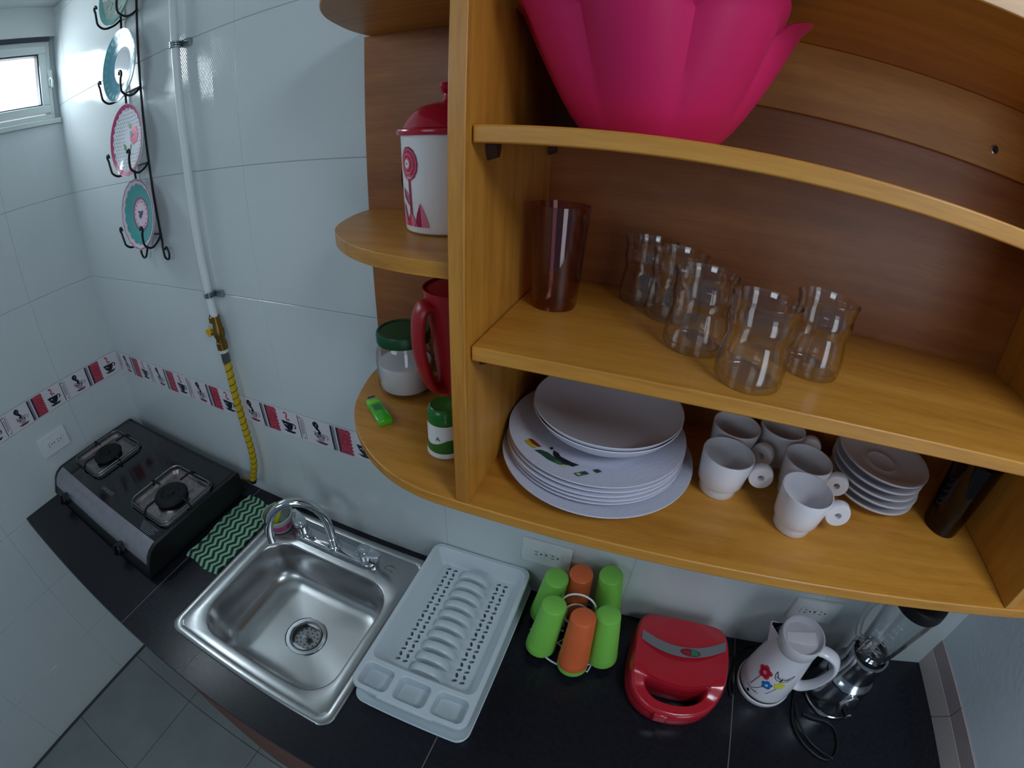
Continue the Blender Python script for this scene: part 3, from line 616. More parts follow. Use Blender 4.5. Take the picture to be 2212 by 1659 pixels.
mb = MB(); mb.M = Matrix.Translation((2.2457-SX, -.022-SY, 2.008-SZ)) @ Matrix.Rotation(radians(90), 4, 'X'); mb.lathe([(.0065, 0), (.0065, .001), (.0045, .0018), (.003, .0008), (0, .0008)], seg=16, mis=[0, 0, 1, 1]); mb.build('screw', ['chrome_soft', 'slot'], rl)
for x, d in ((1.630, 1), (2.387, -1)):
    for y, z in ((-.247, 1.895), (-.026, 1.895), (-.259, 1.6795), (-.03, 1.6795)):
        mb = MB(); q_ = [(-.008, 0), (.008, 0), (.008, -.006), (.003, -.017), (-.003, -.017), (-.008, -.006)]
        mb.loft([[(x+d*.0003-SX, y+a-SY, z+b-.0002-SZ) for a, b in q_], [(x+d*.011-SX, y+a*.8-SY, z+b*.8-.0002-SZ) for a, b in q_]]); mb.build('shelf_peg', ['peg'], sh)
# ------------------------------------------------------------------ things on the shelf
def lathe_thing(name, prof, mats, label, cat, loc, group=None, seg=44, mis=None):
    o = MB().lathe(prof, seg=seg, mis=mis).build(name, mats, loc=loc); return tag(o, label, cat, group)
UZ, MZ, BZ, LZ = 1.9121, 1.6968, 1.4833, 1.7803
# pink bowl with eight petals
pb = thing('petal_bowl', 'large pink petal-shaped plastic bowl on the upper shelf', 'bowl', (1.7735, -.170, UZ))
S = 128; c0 = radians(-90+16.6)
def pr_(a, t, d=0):
    p = abs(sin(4*(a-c0))); R = (.0700+.0700*(t**.82))*(1+.17*(t**.8)*(p**.75-.80)); z = t*(.124+.022*t*(p**.6-.55)); lip = .005*max(0, (t-.93)/.07)
    return ((R+lip-d)*cos(a), (R+lip-d)*sin(a), z+d*.2)
ts = [0, .12, .25, .38, .5, .62, .74, .85, .93, .97, 1]
loops = [[pr_(2*pi*k/S, t) for k in range(S)] for t in ts]+[[pr_(2*pi*k/S, t, .003) for k in range(S)] for t in ts[::-1][:-1]]+[[(p[0], p[1], .004) for p in [pr_(2*pi*k/S, .05, .003) for k in range(S)]]]
MB().loft(loops).build('bowl_shell', ['pink_bowl'], pb, smooth=30)
# tall rose tumblers
tum = [(0, 0), (.0275, 0), (.0288, .004), (.0315, .045), (.0345, .095), (.0365, .128), (.0350, .128), (.0330, .095), (.0295, .045), (.0262, .014), (0, .012)]
lathe_thing('tall_tumbler', tum, ['rose_glass'], 'tall rose tinted tumbler in the corner of the middle shelf', 'tumbler', (1.6775, -.1335, MZ))
lathe_thing('tall_tumbler', [(r*1.07, z*1.02) for r, z in tum], ['shaded_rose_glass'], 'rose tumbler, tint darkened to imitate shadow, beside the stacked saucers', 'tumbler', (2.3275, -.1430, BZ))
# waisted glasses
gp = [(0, 0), (.0335, 0), (.0355, .002), (.0364, .008), (.0360, .020), (.0342, .032), (.0322, .042), (.0318, .047), (.0330, .053), (.0345, .059), (.0346, .064), (.0336, .0685), (.0334, .0705), (.0342, .074), (.0344, .080), (.0362, .0845), (.0362, .0860), (.0348, .0864), (.0326, .080), (.0320, .071), (.0330, .062), (.0314, .053), (.0300, .047), (.0305, .042), (.0325, .032), (.0342, .020), (.0344, .010), (.031, .006), (0, .0055)]
for (x, y), lb in (((1.9108, -.2405), 'foremost clear waisted glass, on the front edge of the middle shelf'), ((1.8545, -.1815), 'clear waisted glass just behind the foremost one in the diagonal row'), ((1.8262, -.0985), 'clear waisted glass second from the back panel in the diagonal row'), ((1.7875, -.0555), 'rearmost clear waisted glass, touching the shelf back panel'), ((1.9930, -.1795), 'clear waisted glass standing apart from the diagonal row of four')):
    lathe_thing('waisted_glass', gp, ['clear_glass'], lb, 'glass', (x, y, MZ), 'waisted glasses on the middle shelf', 52)
# plate stack
def plate_prof(R, h, well): return [(0, 0), (well*.9, 0), (well*.93, .0012), (R*.985, h-.0022), (R, h-.0008), (R*.998, h+.0008), (R*.985, h+.0006), (well*1.02, .0042), (well*.9, .003), (0, .003)]
plate_z = lambda r, R, h, well: .0035 if r < well else .0042+(h+.0006-.0042)*(r-well*1.02)/(R*.985-well*1.02)
lathe_thing('dinner_plate', plate_prof(.1365, .0195, .086), ['melamine_pattern'], 'broad white plate at the bottom of the plate stack', 'plate', (1.7650, -.1495, BZ), 'stacked dinner plates', 72)
labels = ['white plate fifth from top, resting on the broad bottom plate', 'white plate fourth from the top of the plate stack', 'white plate third from the top of the plate stack', 'white plate second from top, right under the tulip plate', 'white plate with tulip print on top of the plate stack']
labels[3] = 'white plate second from top, directly under the tulip plate'
for k in range(5):
    x, y = 1.7583+.0012*sin(k*2.3), -.1390+.001*cos(k*1.7); z = BZ+.0058+.0070*k; R, h, wl = .1262, .0135, .080
    if k < 4: lathe_thing('dinner_plate', plate_prof(R, h, wl), ['white_melamine'], labels[k], 'plate', (x, y, z), 'stacked dinner plates', 72)
    else:
        t = thing('dinner_plate', labels[k], 'plate', (x, y, z), 0, 'stacked dinner plates'); MB().lathe(plate_prof(R, h, wl), seg=72).build('dish', ['melamine_pattern'], t)
        mb = MB()
        def pol(pts, mi, l=0): mb.add([(a-x, b-y, plate_z(hypot(a-x, b-y), R, h, wl)+.0008+l) for a, b in pts], [tuple(range(len(pts)))], mi)
        # positions in shelf coordinates
        pol([(1.6705, -.2048), (1.6729, -.1986), (1.6789, -.2015), (1.6892, -.2108), (1.6865, -.214), (1.6773, -.2104)], 0)
        pol([(1.6734, -.1962), (1.679, -.194), (1.6866, -.1984), (1.6944, -.2036), (1.69, -.2074), (1.6808, -.2038)], 1, .0001)
        pol([(1.6881, -.2173), (1.6955, -.2114), (1.7053, -.2116), (1.7153, -.2175), (1.7269, -.2208), (1.736, -.2287), (1.7253, -.2328), (1.7102, -.2292), (1.7, -.2226)], 2)
        pol([(1.7166, -.2267), (1.7202, -.2224), (1.7291, -.2295), (1.7243, -.2332)], 3, .0003)
        pol([(1.7104, -.2014), (1.7179, -.2046), (1.7228, -.2117), (1.7393, -.218), (1.7497, -.2198), (1.743, -.2289), (1.7293, -.2256), (1.7185, -.2202), (1.7128, -.2126)], 4, .0002)
        pol([(1.7044, -.1997), (1.7067, -.1946), (1.7096, -.1987), (1.7076, -.2025)], 4, .0002); pol([(1.728, -.2364), (1.7304, -.2299), (1.7364, -.2304), (1.7353, -.2355)], 5, .0002)
        for cx, cy, m1, m2 in ((1.7534, -.244, 2, 5), (1.7599, -.2372, 2, 2), (1.774, -.2247, 2, 2)):
            pol([(cx-.0062, cy), (cx, cy+.0055), (cx+.0062, cy), (cx, cy-.0055)], m1, .0001); pol([(cx-.0035, cy), (cx, cy+.003), (cx+.0035, cy), (cx, cy-.003)], m2, .0003)
        mb.build('tulip_print', ['tulip_yellow', 'tulip_red', 'leaf_dark', 'leaf_mid', 'ink_black', 'lemon'], t, smooth=0)
bw = [(0, .0), (.048, .0), (.054, .0015), (.076, .0125), (.094, .0275), (.1042, .0415), (.1048, .0428), (.1036, .0435), (.0918, .0280), (.074, .0148), (.053, .0048), (0, .0035)]
lathe_thing('soup_bowl', bw, ['white_melamine'], 'white bowl standing on the plates with another bowl inside it', 'bowl', (1.7676, -.1305, BZ+.0372), 'nested bowls', 64)
lathe_thing('soup_bowl', bw, ['white_melamine'], 'white bowl nested inside the lower bowl on the plates', 'bowl', (1.7676, -.1305, BZ+.0430), 'nested bowls', 64)
# stacking cups with ring handles
def cup():
    t = thing('ring_cup', '', 'cup', (0, 0, BZ), 0, 'white ring handled cups')
    MB().lathe([(0, .0), (.026, .0), (.0275, .002), (.0282, .0165), (.0318, .0178), (.0328, .0195), (.0346, .036), (.0368, .0605), (.0364, .0625), (.0350, .0625), (.0340, .058), (.0322, .03), (.029, .020), (.024, .006), (0, .005)], seg=44).build('cup_body', ['white_ceramic'], t)
    mb = MB(); ro, ri, n = .0178, .0050, 28
    L = lambda r, y: [(.0525+r*cos(2*pi*k/n), y, .0385+r*sin(2*pi*k/n)) for k in range(n)]
    w = .0068; mb.loft([L(ri, -w), L(ro*.93, -w), L(ro, -w*.7), L(ro, w*.7), L(ro*.93, w), L(ri, w), L(ri, -w)], 0, False, False); mb.build('handle', ['white_ceramic'], t, smooth=45)
    return t
c_0 = cup()
for i, (x, y, a, lb) in enumerate(((2.0490, -.2010, -6, 'foremost white ring-handled cup in the row beside the saucers'), (2.0640, -.1310, -13, 'middle white ring-handled cup in the row beside the saucers'), (1.9418, -.1555, -4, 'front white ring-handled cup of the pair beside the plate stack'), (1.9590, -.0790, -33, 'rear white ring-handled cup of the pair beside the plate stack'), (2.0365, -.0560, -4, 'rearmost white ring-handled cup in the row beside the saucers'))):
    o = c_0 if i == 0 else copy_tree(c_0); o.location = (x, y, BZ); o.rotation_euler = (0, 0, radians(a)); o['label'] = lb
sp = [(0, 0), (.040, 0), (.042, .0015), (.073, .0135), (.0772, .0178), (.0772, .0190), (.0758, .0192), (.070, .0165), (.042, .0045), (.026, .004), (.0245, .005), (.023, .004), (0, .0035)]
for k, lb in enumerate(('bottom saucer of the white saucer stack', 'second white saucer from the bottom of the saucer stack', 'middle saucer of the stack of five white saucers', 'second white saucer from the top of the saucer stack', 'topmost white saucer with a raised ring in its centre')):
    lathe_thing('saucer', sp, ['white_ceramic'], lb, 'saucer', (2.2015-.0006*k+.002*sin(k*2), -.0885, BZ+.0003+.0128*k), 'stacked white saucers', 60)
# canister
cn = thing('flower_canister', 'white canister with red flowers and red lid on the small side board', 'canister', (1.5285, -.1290, LZ))
cr = lambda z: .0565+.0040*z/.125
mb = MB(); mb.lathe([(0, 0), (.051, 0), (.0550, .003), (.0566, .010), (.0605, .125), (.059, .125), (.0550, .012), (0, .010)], seg=64); mb.build('canister_body', ['canister_white'], cn)
mb = MB(); mb.lathe([(.0615, .1225), (.0652, .1225), (.0662, .1265), (.0652, .1295), (.058, .1315), (.054, .140), (.047, .150), (.036, .158), (.018, .163), (0, .164)], seg=56); mb.lathe([(.010, .163), (.0075, .167), (.0065, .174), (.0115, .178), (.0135, .183), (.0115, .188), (.0, .190)], seg=20); mb.build('lid', ['canister_red'], cn)
mb = MB()
def on_cyl(mb, rf, pts, mi, a0, lift=.0006): mb.add([((rf(z)+lift)*cos(a0+u/rf(z)), (rf(z)+lift)*sin(a0+u/rf(z)), z) for u, z in pts], [tuple(range(len(pts)))], mi)
def rose(u, z, s, a0, n, inv=0):
    for j, (r, m) in enumerate(((1, 2), (.90, 1), (.80, 0), (.62, 1), (.52, 0), (.36, 1), (.26, 3), (.07, 2))):
        f = lambda t: r*(1+.06*(1 if j < 4 else .5)*abs(cos(n*t/2)))*s
        on_cyl(mb, cr, [(u+f(2*pi*k/36)*cos(2*pi*k/36)*.82, z+f(2*pi*k/36)*sin(2*pi*k/36)) for k in range(36)], m, a0, .0006+.0003*j)
A0 = radians(-166)
for u, zf, s, n in ((-.040, .084, .0225, 16), (.006, .066, .016, 9), (.05, .088, .02, 14), (-.09, .066, .016, 9), (-.14, .086, .02, 14)):
    on_cyl(mb, cr, [(u-.0022, .012), (u+.0028, .012), (u+.0022, zf), (u-.0018, zf)], 2, A0)
    on_cyl(mb, cr, [(u-.003, .036), (u-.013, .046), (u-.016, .058), (u-.007, .053), (u-.002, .044)], 1, A0, .0007); on_cyl(mb, cr, [(u-.003, .036), (u-.013, .046), (u-.016, .058), (u-.0085, .048)], 2, A0, .0010)
    rose(u, zf, s, A0, n)
for k in range(14):
    u = -.16+.0175*k; hh = .018+.012*(k % 2)
    on_cyl(mb, cr, [(u-.011, .011), (u+.0, .011), (u, .011+hh), (u-.006, .011+hh*.55)], (0, 2)[k % 2], A0, .0012); on_cyl(mb, cr, [(u, .011), (u+.011, .011), (u+.006, .011+hh*.55), (u, .011+hh)], 1, A0, .0012)
mb.build('flower_print', ['print_red', 'print_pink', 'print_deep', 'canister_white'], cn, smooth=0)
# sugar jar
jr = thing('sugar_jar', 'glass jar of white sugar with dark green screw lid', 'jar', (1.4140, -.0790, BZ))
jp = [(0, .0), (.042, .0), (.0475, .004), (.0498, .014), (.0500, .060), (.0485, .076), (.0425, .090), (.0405, .094), (.0405, .108), (.039, .108), (.0388, .094), (.046, .076), (.0478, .060), (.0475, .014), (.044, .007), (0, .006)]
MB().lathe(jp, seg=56).build('jar_glass', ['jar_glass'], jr)
mb = MB(); mb.lathe([(0, .0075), (.0435, .0085), (.0468, .015), (.0472, .052), (.045, .0545), (.02, .0555), (0, .055)], seg=48); mb.build('sugar_fill', ['sugar'], jr)
mb = MB(); mb.lathe([(.0415, .093), (.0452, .093), (.0458, .095), (.0458, .109), (.0440, .1125), (.0405, .1128), (.0400, .1112), (0, .1112)], seg=56); jl = mb.build('lid', ['lid_green'], jr)
# red pitcher
pt = thing('pitcher', 'red plastic pitcher with a big loop handle beside the sugar jar', 'pitcher', (1.5330, -.1050, BZ))
MB().lathe([(0, 0), (.030, 0), (.0325, .003), (.0365, .06), (.0440, .14), (.0535, .203), (.0545, .210), (.0525, .210), (.0515, .203), (.042, .14), (.0345, .06), (.030, .006), (0, .005)], seg=48).build('pitcher_body', ['pitcher_red'], pt)
MB().lathe([(0, .2015), (.0505, .2015), (.0515, .207), (.030, .209), (0, .209)], seg=40).build('lid', ['pitcher_red'], pt)
ha = radians(-126); d = Vector((cos(ha), sin(ha), 0))
hpts = catmull([d*.046+Vector((0, 0, .186)), d*.058+Vector((0, 0, .189)), d*.067+Vector((0, 0, .170)), d*.069+Vector((0, 0, .130)), d*.062+Vector((0, 0, .088)), d*.050+Vector((0, 0, .060)), d*.034+Vector((0, 0, .052))], 6)
MB().tube(hpts, .0085, 14, flat=2.1, up=tuple(d)).build('handle', ['pitcher_red'], pt)
# seasoning bottle
sb = thing('seasoning_bottle', 'small white shaker bottle with green cap and green label', 'bottle', (1.5550, -.2085, BZ))
MB().lathe([(0, 0), (.0255, 0), (.0272, .002), (.0272, .006), (.0255, .009), (.0245, .050), (.0235, .056), (.0, .056)], seg=40).build('bottle_body', ['white_plastic'], sb)
MB().lathe([(.0240, .054), (.0246, .055), (.0246, .061), (.0238, .0625), (.0238, .066), (.0225, .0735), (.0190, .077), (.0175, .0762), (0, .0762)], seg=40).build('cap', ['cap_green'], sb)
mb = MB(); br = lambda z: .0257-.001*(z-.009)/.04
for k in range(24):
    u0, u1 = -.040+k*.08/24, -.040+(k+1)*.08/24; zt = lambda u: .0225+.010*((u+.004)/.03)**2
    on_cyl(mb, br, [(u0, .0095), (u1, .0095), (u1, min(zt(u1), .032)), (u0, min(zt(u0), .032))], 0, radians(-118))
for u in (-.017, -.012): on_cyl(mb, br, [(u, .034), (u+.0012, .034), (u+.0012, .048), (u, .048)], 1, radians(-118))
vs, fs = text_mesh('A', .010); mb.add([((br(y+.031)+.0007)*cos(radians(-118)+(x+.013)/.025), (br(y+.031)+.0007)*sin(radians(-118)+(x+.013)/.025), y+.031) for x, y, z in vs], fs, 0)
mb.build('label', ['label_green', 'label_lilac'], sb, smooth=0)
# lighter
lg = thing('lighter', 'bright green disposable lighter lying on the rounded shelf end', 'lighter', (1.4130, -.1705, BZ), radians(-38))
sl = lambda x, w, h: [(x, -w, .0003), (x, w, .0003), (x, w, h), (x, w*.5, h+.0015), (x, -w*.5, h+.0015), (x, -w, h)]
MB().loft([sl(-.018, .0118, .009), sl(.034, .0118, .009), sl(.038, .0105, .008)]).build('fuel_body', ['lighter_green'], lg, bevel=.001)
mb = MB(); mb.loft([sl(-.036, .010, .008), sl(-.0185, .0118, .009)]); mb.build('hood', ['lighter_top'], lg, bevel=.001)
mb = MB(); mb.tube([(-.036, -.006, .0085), (-.036, .006, .0085)], .0042, 12); mb.box(-.043, -.036, -.005, .005, .002, .007); mb.build('spark_wheel', ['steel_dark'], lg)
mb = MB(); mb.box(-.012, .006, -.007, .007, .0105, .0108); mb.build('sticker', ['leaf_mid'], lg)
# ------------------------------------------------------------------ dish rack on its drip tray
tr = thing('drip_tray', 'pale translucent plastic tray under the dish rack', 'tray', (1.5345, -.2215, CZ))
T = lambda i, r, z: [(x, y, z) for x, y in rr(-.127+i, .127-i, -.2165+i, .2145-i, r, 6)]
MB().loft([T(.012, .022, .0006), T(.006, .024, .004), T(.002, .026, .030), T(-.001, .028, .036), T(.001, .027, .0385), T(.005, .024, .036), T(.009, .022, .034), T(.016, .02, .0325)]).build('tray_body', ['tray_plastic'], tr, smooth=50)
rk = thing('dish_rack', 'pale plastic dish rack with arched dividers beside the sink', 'dish rack', (1.5295, -.2130, .9385), radians(.4))
# local top rim z=.046, floor z=.010; x +-.1255, y -.211..+.2085
out = rr(-.1255, .1255, -.2115, .2085, .024, 6); yb = -.144
pk = {'main': rr(-.1165, .1165, yb+.006, .1995, .018, 6)}
cells = [rr(-.1165, -.046, -.2035, yb-.003, .013, 5), rr(-.036, .036, -.2035, yb-.003, .013, 5), rr(.046, .1165, -.2035, yb-.003, .013, 5)]
rim = .046; mb = MB(); mb.plate(out, [pk['main']]+cells, rim)
sc = lambda L, i, z: [((x-(max(p[0] for p in L)+min(p[0] for p in L))/2)*(1-2*i/(max(p[0] for p in L)-min(p[0] for p in L)))+(max(p[0] for p in L)+min(p[0] for p in L))/2, (y-(max(p[1] for p in L)+min(p[1] for p in L))/2)*(1-2*i/(max(p[1] for p in L)-min(p[1] for p in L)))+(max(p[1] for p in L)+min(p[1] for p in L))/2, z) for x, y in L]
mb.loft([sc(out, .006, .001), sc(out, .002, .030), sc(out, -.0015, .036), sc(out, -.0015, .043), [(x, y, rim) for x, y in out]], 0, False, False)
for L in cells: mb.loft([[(x, y, rim) for x, y in L], sc(L, .002, rim-.002), sc(L, .005, .014), sc(L, .008, .012)], 0, False, True)
M_ = pk['main']; lowM = sc(M_, .021, .008); mb.loft([[(x, y, rim) for x, y in M_], sc(M_, .002, rim-.002), sc(M_, .017, .012), lowM], 0, False, False)
leaf = []
def leafp(cx, cy, ang, l=.0062, w=.0034): return [(cx+l*cos(t)*cos(ang)-w*sin(t)*sin(ang), cy+l*cos(t)*sin(ang)+w*sin(t)*cos(ang)) for t in [2*pi*k/9 for k in range(9)]]
for bx in (-.066, .066):
    for k in range(21):
        for s_ in (-1, 1): leaf.append(leafp(bx+s_*.0085, .166-.0135*k, radians(20 if k % 2 == 0 else 115)))
mb.plate([(x, y) for x, y, z in lowM], leaf, .008); mb.plate([(x, y) for x, y, z in lowM], leaf, .0055, up=False)
for L in leaf: mb.loft([[(x, y, .008) for x, y in L], [(x, y, .0055) for x, y in L]], 0, False, False)
mb.box(-.06, .06, -.2165, -.211, .036, rim-.001)
mb.build('rack_body', ['rack_plastic'], rk, smooth=35)
fin0 = None
for k in range(10):
    y = .150-.0292*k
    if fin0 is None:
        mb = MB(); n = 14; w = .0092
        arc = lambda s_, yy: [(.039*s_*cos(pi*j/n), yy, .0082+.0300*s_*sin(pi*j/n)) for j in range(n+1)]
        mb.loft([arc(.94, -w), arc(1, -w*.6), arc(1, w*.6), arc(.94, w)], 0, True, True, True); fin0 = mb.build('divider', ['rack_plastic'], rk, smooth=40); fin0.location = (0, y, 0)
    else:
        c_ = fin0.copy(); COL.objects.link(c_); c_.parent = rk; c_.location = (0, y, 0)
for cx, tool in ((-.081, 0), (0, 1), (.081, 2)):                          # embossed knife, fork and spoon
    mb = MB(); z = .0125; y = -.192
    mb.tube([(cx-.022, y, z), (cx+.004, y, z)], .0013, 6)
    if tool == 0: mb.loft([[(cx+.004, y-.002, z), (cx+.024, y-.001, z), (cx+.022, y+.004, z), (cx+.004, y+.003, z)], [(cx+.004, y-.002, z+.001), (cx+.024, y-.001, z+.001), (cx+.022, y+.004, z+.001), (cx+.004, y+.003, z+.001)]])
    elif tool == 1:
        for dy in (-.004, -.0013, .0013, .004): mb.tube([(cx+.006, y+dy, z), (cx+.022, y+dy, z)], .0008, 6)
        mb.tube([(cx+.005, y-.004, z), (cx+.005, y+.004, z)], .0013, 6)
    else: mb.loft([[(cx+.014+.010*cos(t), y+.005*sin(t), z) for t in [2*pi*k/14 for k in range(14)]], [(cx+.014+.009*cos(t), y+.0042*sin(t), z+.0012) for t in [2*pi*k/14 for k in range(14)]]])
    mb.build('cutlery_emblem', ['rack_plastic'], rk)
# ------------------------------------------------------------------ tumbler carousel
cc = (1.787, -.1035)
ca = thing('tumbler_carousel', 'white wire carousel holding upside-down tumblers on the worktop', 'carousel', (cc[0], cc[1], CZ))
mb = MB(); rg = lambda r, z, n=40: [(r*cos(2*pi*k/n), r*sin(2*pi*k/n), z) for k in range(n)]
mb.tube(rg(.086, .0155), .0021, 8, 0, True); mb.tube(rg(.040, .0155), .0021, 8, 0, True)
for k in range(6):
    a = radians(-68+60*k); e = lambda r, z, da=0: (r*cos(a+da), r*sin(a+da), z)
    mb.tube([e(.02, .0155), e(.086, .0155)], .0018, 6)
for k in range(3):
    a = radians(-52+120*k); e = lambda r, z, da=0: (r*cos(a+da), r*sin(a+da), z)
    mb.tube([e(.086, .0145, -.15), e(.097, .0025, -.02), e(.086, .0145, .17)], .0018, 6)
mb.build('base_wire', ['white_paint'], ca)
mb = MB(); mb.tube(rg(.028, .105), .0020, 8, 0, True)
for k in range(3):
    a = radians(30+120*k); mb.tube([(.028*cos(a), .028*sin(a), .0155), (.028*cos(a), .028*sin(a), .105)], .0018, 6)
mb.build('guard_ring', ['white_paint'], ca)
mb = MB(); mb.tube(catmull([(-.028, -.008, .105), (-.038, -.010, .15), (-.026, -.010, .185), (.0, -.010, .198), (.026, -.010, .185), (.038, -.010, .15), (.028, -.008, .105)], 6), .0021, 8); mb.build('carry_loop', ['white_paint'], ca)
tp = [(0, .163), (.0215, .163), (.0252, .1605), (.0262, .157), (.0324, .030), (.0330, .024), (.0335, .022), (.0340, .002), (.0338, .0), (.0333, .0), (.0324, .024), (.0255, .156), (0, .158)]
TH = CZ+.0228
def tumbler(tx, ty, m, zz, lb):
    rel = Vector((tx-cc[0], ty-cc[1], 0)); bot = Vector((cc[0], cc[1], TH))+rel*1.28; top = Vector((tx, ty, TH+.163)); ax = (top-bot).normalized()
    o = lathe_thing('tumbler', tp, [m], lb, 'tumbler', tuple(bot+ax*zz), 'carousel tumblers', 40); o.rotation_euler = ax.to_track_quat('Z', 'Y').to_euler()
for x, y, m, zz, lb in ((1.7265, -.0790, 'lime', .004, 'lime tumbler on the wall side of the carousel, next to the dish rack'), (1.7738, -.0515, 'orange_pl', .004, 'orange tumbler on the wall side of the carousel'), (1.8371, -.0425, 'lime', .015, 'lime tumbler nested over an orange one on the carousel wall side'), (1.7405, -.1474, 'lime', .004, 'lime tumbler at the carousel front beside the dish rack'), (1.8035, -.1645, 'orange_pl', .014, 'orange tumbler at the front of the carousel over a lime one'), (1.8500, -.1360, 'lime', .004, 'lime tumbler at the carousel front, facing the sandwich maker'), (1.8371, -.0425, 'orange_pl', .001, 'orange tumbler nested under lime one, only its rim showing'), (1.8035, -.1645, 'lime', .000, 'lime tumbler nested under the front orange one, rim showing')):
    tumbler(x, y, m, zz, lb)
# ------------------------------------------------------------------ sandwich maker
sm = thing('sandwich_maker', 'red sandwich maker with grey band and looped front handle', 'sandwich maker', (2.034, -.150, CZ))
ol = [(-.088, .113), (-.03, .118), (.03, .118), (.078, .113), (.100, .094), (.1085, .05), (.108, -.01), (.098, -.062), (.066, -.100), (.015, -.117), (-.042, -.112), (-.084, -.085), (-.106, -.04), (-.112, .02), (-.110, .07), (-.104, .098)]
OL = [(p.x, p.y) for p in catmull([(a, b, 0) for a, b in ol], 5, True)]
HO = [(p.x, p.y) for p in catmull([(-.066, -.047, 0), (-.02, -.053, 0), (.025, -.053, 0), (.062, -.045, 0), (.058, -.066, 0), (.036, -.084, 0), (0, -.091, 0), (-.037, -.086, 0), (-.060, -.068, 0)], 4, True)]
def shell(mb, zs, warp):
    """zs: (z, outline scale, hole growth)"""
    cx, cy, hx, hy = -.002, .005, 0, -.070
    Ls = [[(cx+(x-cx)*s_, cy+(y-cy)*s_, warp(x, y, z)) for x, y in OL] for z, s_, g_ in zs]; Hs = [[(hx+(x-hx)*g_, hy+(y-hy)*g_, warp(x, y, z)) for x, y in HO] for z, s_, g_ in zs]
    mb.loft(Ls, 0, False, False); mb.loft(Hs[::-1], 0, False, False)
    for k, up in ((0, False), (-1, True)):
        z = zs[k][0]; mb.plate([(x, y) for x, y, _ in Ls[k]], [[(x, y) for x, y, _ in Hs[k]]], z, 0, up, lambda x, y: warp(x, y, z))
wt = lambda x, y, z: z+(z-.046)/.05*(-.018*max(0, min(1, (-.035-y)/.03))-.010*((y-.02)/.12)**2)
mb = MB(); shell(mb, [(.0465, .992, 1.0), (.052, 1.0, .99), (.068, .995, 1.0), (.082, .982, 1.02), (.090, .965, 1.06), (.094, .935, 1.12)], wt); us = mb.build('upper_shell', ['red_shell'], sm, smooth=40)
mb = MB(); shell(mb, [(.006, .94, 1.14), (.016, .985, 1.02), (.036, 1.0, 1.0), (.0445, .993, 1.0)], lambda x, y, z: z); mb.build('lower_shell', ['red_shell'], sm, smooth=40)
for x in (-.08, .08):
    for y in (-.01, .09): MB().lathe([(0, .0005), (.010, .0005), (.011, .0058), (0, .0058)], (x, y, 0), 14).build('foot', ['rubber'], sm)
mb = MB(); by = lambda x: .060-.036*(1-(x/.105)**2)+.006*x/.1; n = 20; zt = lambda x, y: wt(x, y, .094)+.0009
tp_ = [(x, by(x)+.0115) for x in [-.096+.192*k/n for k in range(n+1)]]; bt_ = [(x, by(x)-.0135) for x in [-.096+.192*k/n for k in range(n+1)]]
mb.add([(x, y, zt(x, y)) for x, y in tp_+bt_], [(n+1+k, n+2+k, k+1, k) for k in range(n)]); bd = mb.build('silver_strip', ['silver_band'], sm); tag(bd, 'grey curved band across the lid')
mb = MB(); e1 = [(.015+.023*cos(t), by(.015)-.001+.0095*sin(t)) for t in [2*pi*k/26 for k in range(26)]]
mb.add([(x, y, zt(x, y)+.0007) for x, y in e1], [tuple(range(26))], 0); e2 = [(.017, by(.015)-.008), (.032, by(.015)-.006), (.035, by(.015)-.001), (.028, by(.015)+.005), (.017, by(.015)+.007)]
mb.add([(x, y, zt(x, y)+.0011) for x, y in e2], [tuple(range(5))], 1)
e3 = [(.000, by(.015)-.003), (.013, by(.015)-.004), (.013, by(.015)-.001), (.000, by(.015)+.000)]; mb.add([(x, y, zt(x, y)+.0011) for x, y in e3], [(0, 1, 2, 3)], 2); mb.build('indicator_lights', ['badge_red', 'badge_green', 'red_shell'], sm, smooth=0)
mb = MB(); mb.box(-.036, -.004, -.121, -.108, .030, .060); tag(mb.build('latch', ['red_shell'], sm, bevel=.004), 'red front latch')
mb = MB(); mb.tube(catmull([(.085, .10, .014), (.105, .118, .006), (.120, .128, .0045), (.115, .139, .0045), (.09, .142, .0045)], 8), .0032, 8); mb.build('power_cord', ['rubber'], sm)
# ------------------------------------------------------------------ kettle
kt = thing('electric_kettle', 'white electric kettle with flowers and butterfly printed on it', 'kettle', (2.2600, -.1110, CZ))
kp = [(0, .020), (.0640, .020), (.0660, .023), (.0655, .030), (.0640, .050), (.0610, .090), (.0560, .130), (.0525, .155), (.0505, .172), (.0495, .185), (0, .185)]
def kr(z):
    for (r0, z0_), (r1, z1_) in zip(kp[2:-2], kp[3:-1]):
        if z0_ <= z <= z1_: return r0+(r1-r0)*(z-z0_)/(z1_-z0_)
    return kp[2][0] if z < .03 else .0495
MB().lathe(kp, seg=64).build('kettle_body', ['kettle_white'], kt)
MB().lathe([(0, .0005), (.0665, .0005), (.0680, .003), (.0680, .0125), (.0665, .014), (0, .014)], seg=56).build('power_base', ['kettle_white'], kt)
MB().lathe([(.0640, .0138), (.0652, .0145), (.0652, .0195), (.0640, .0202)], seg=56).build('base_gap', ['black_plastic'], kt)
mb = MB(); mb.lathe([(.0495, .184), (.0505, .186), (.0505, .213), (.0490, .2155), (.0468, .2150), (.0455, .206), (.041, .2005), (0, .1995)], seg=56); tag(mb.build('lid', ['frost'], kt), 'frosted recessed lid')
mb = MB(); mb.loft([[(-.033, -.012, .200), (-.033, .012, .200), (-.033, .012, .2012), (-.033, -.012, .2012)], [(.033, -.016, .2), (.033, .016, .2), (.033, .016, .2075), (.033, -.016, .2075)]]); mb.build('lid_tab', ['kettle_white'], kt, bevel=.002)
sa = radians(157); ds = Vector((cos(sa), sin(sa), 0)); ns = Vector((-sin(sa), cos(sa), 0))
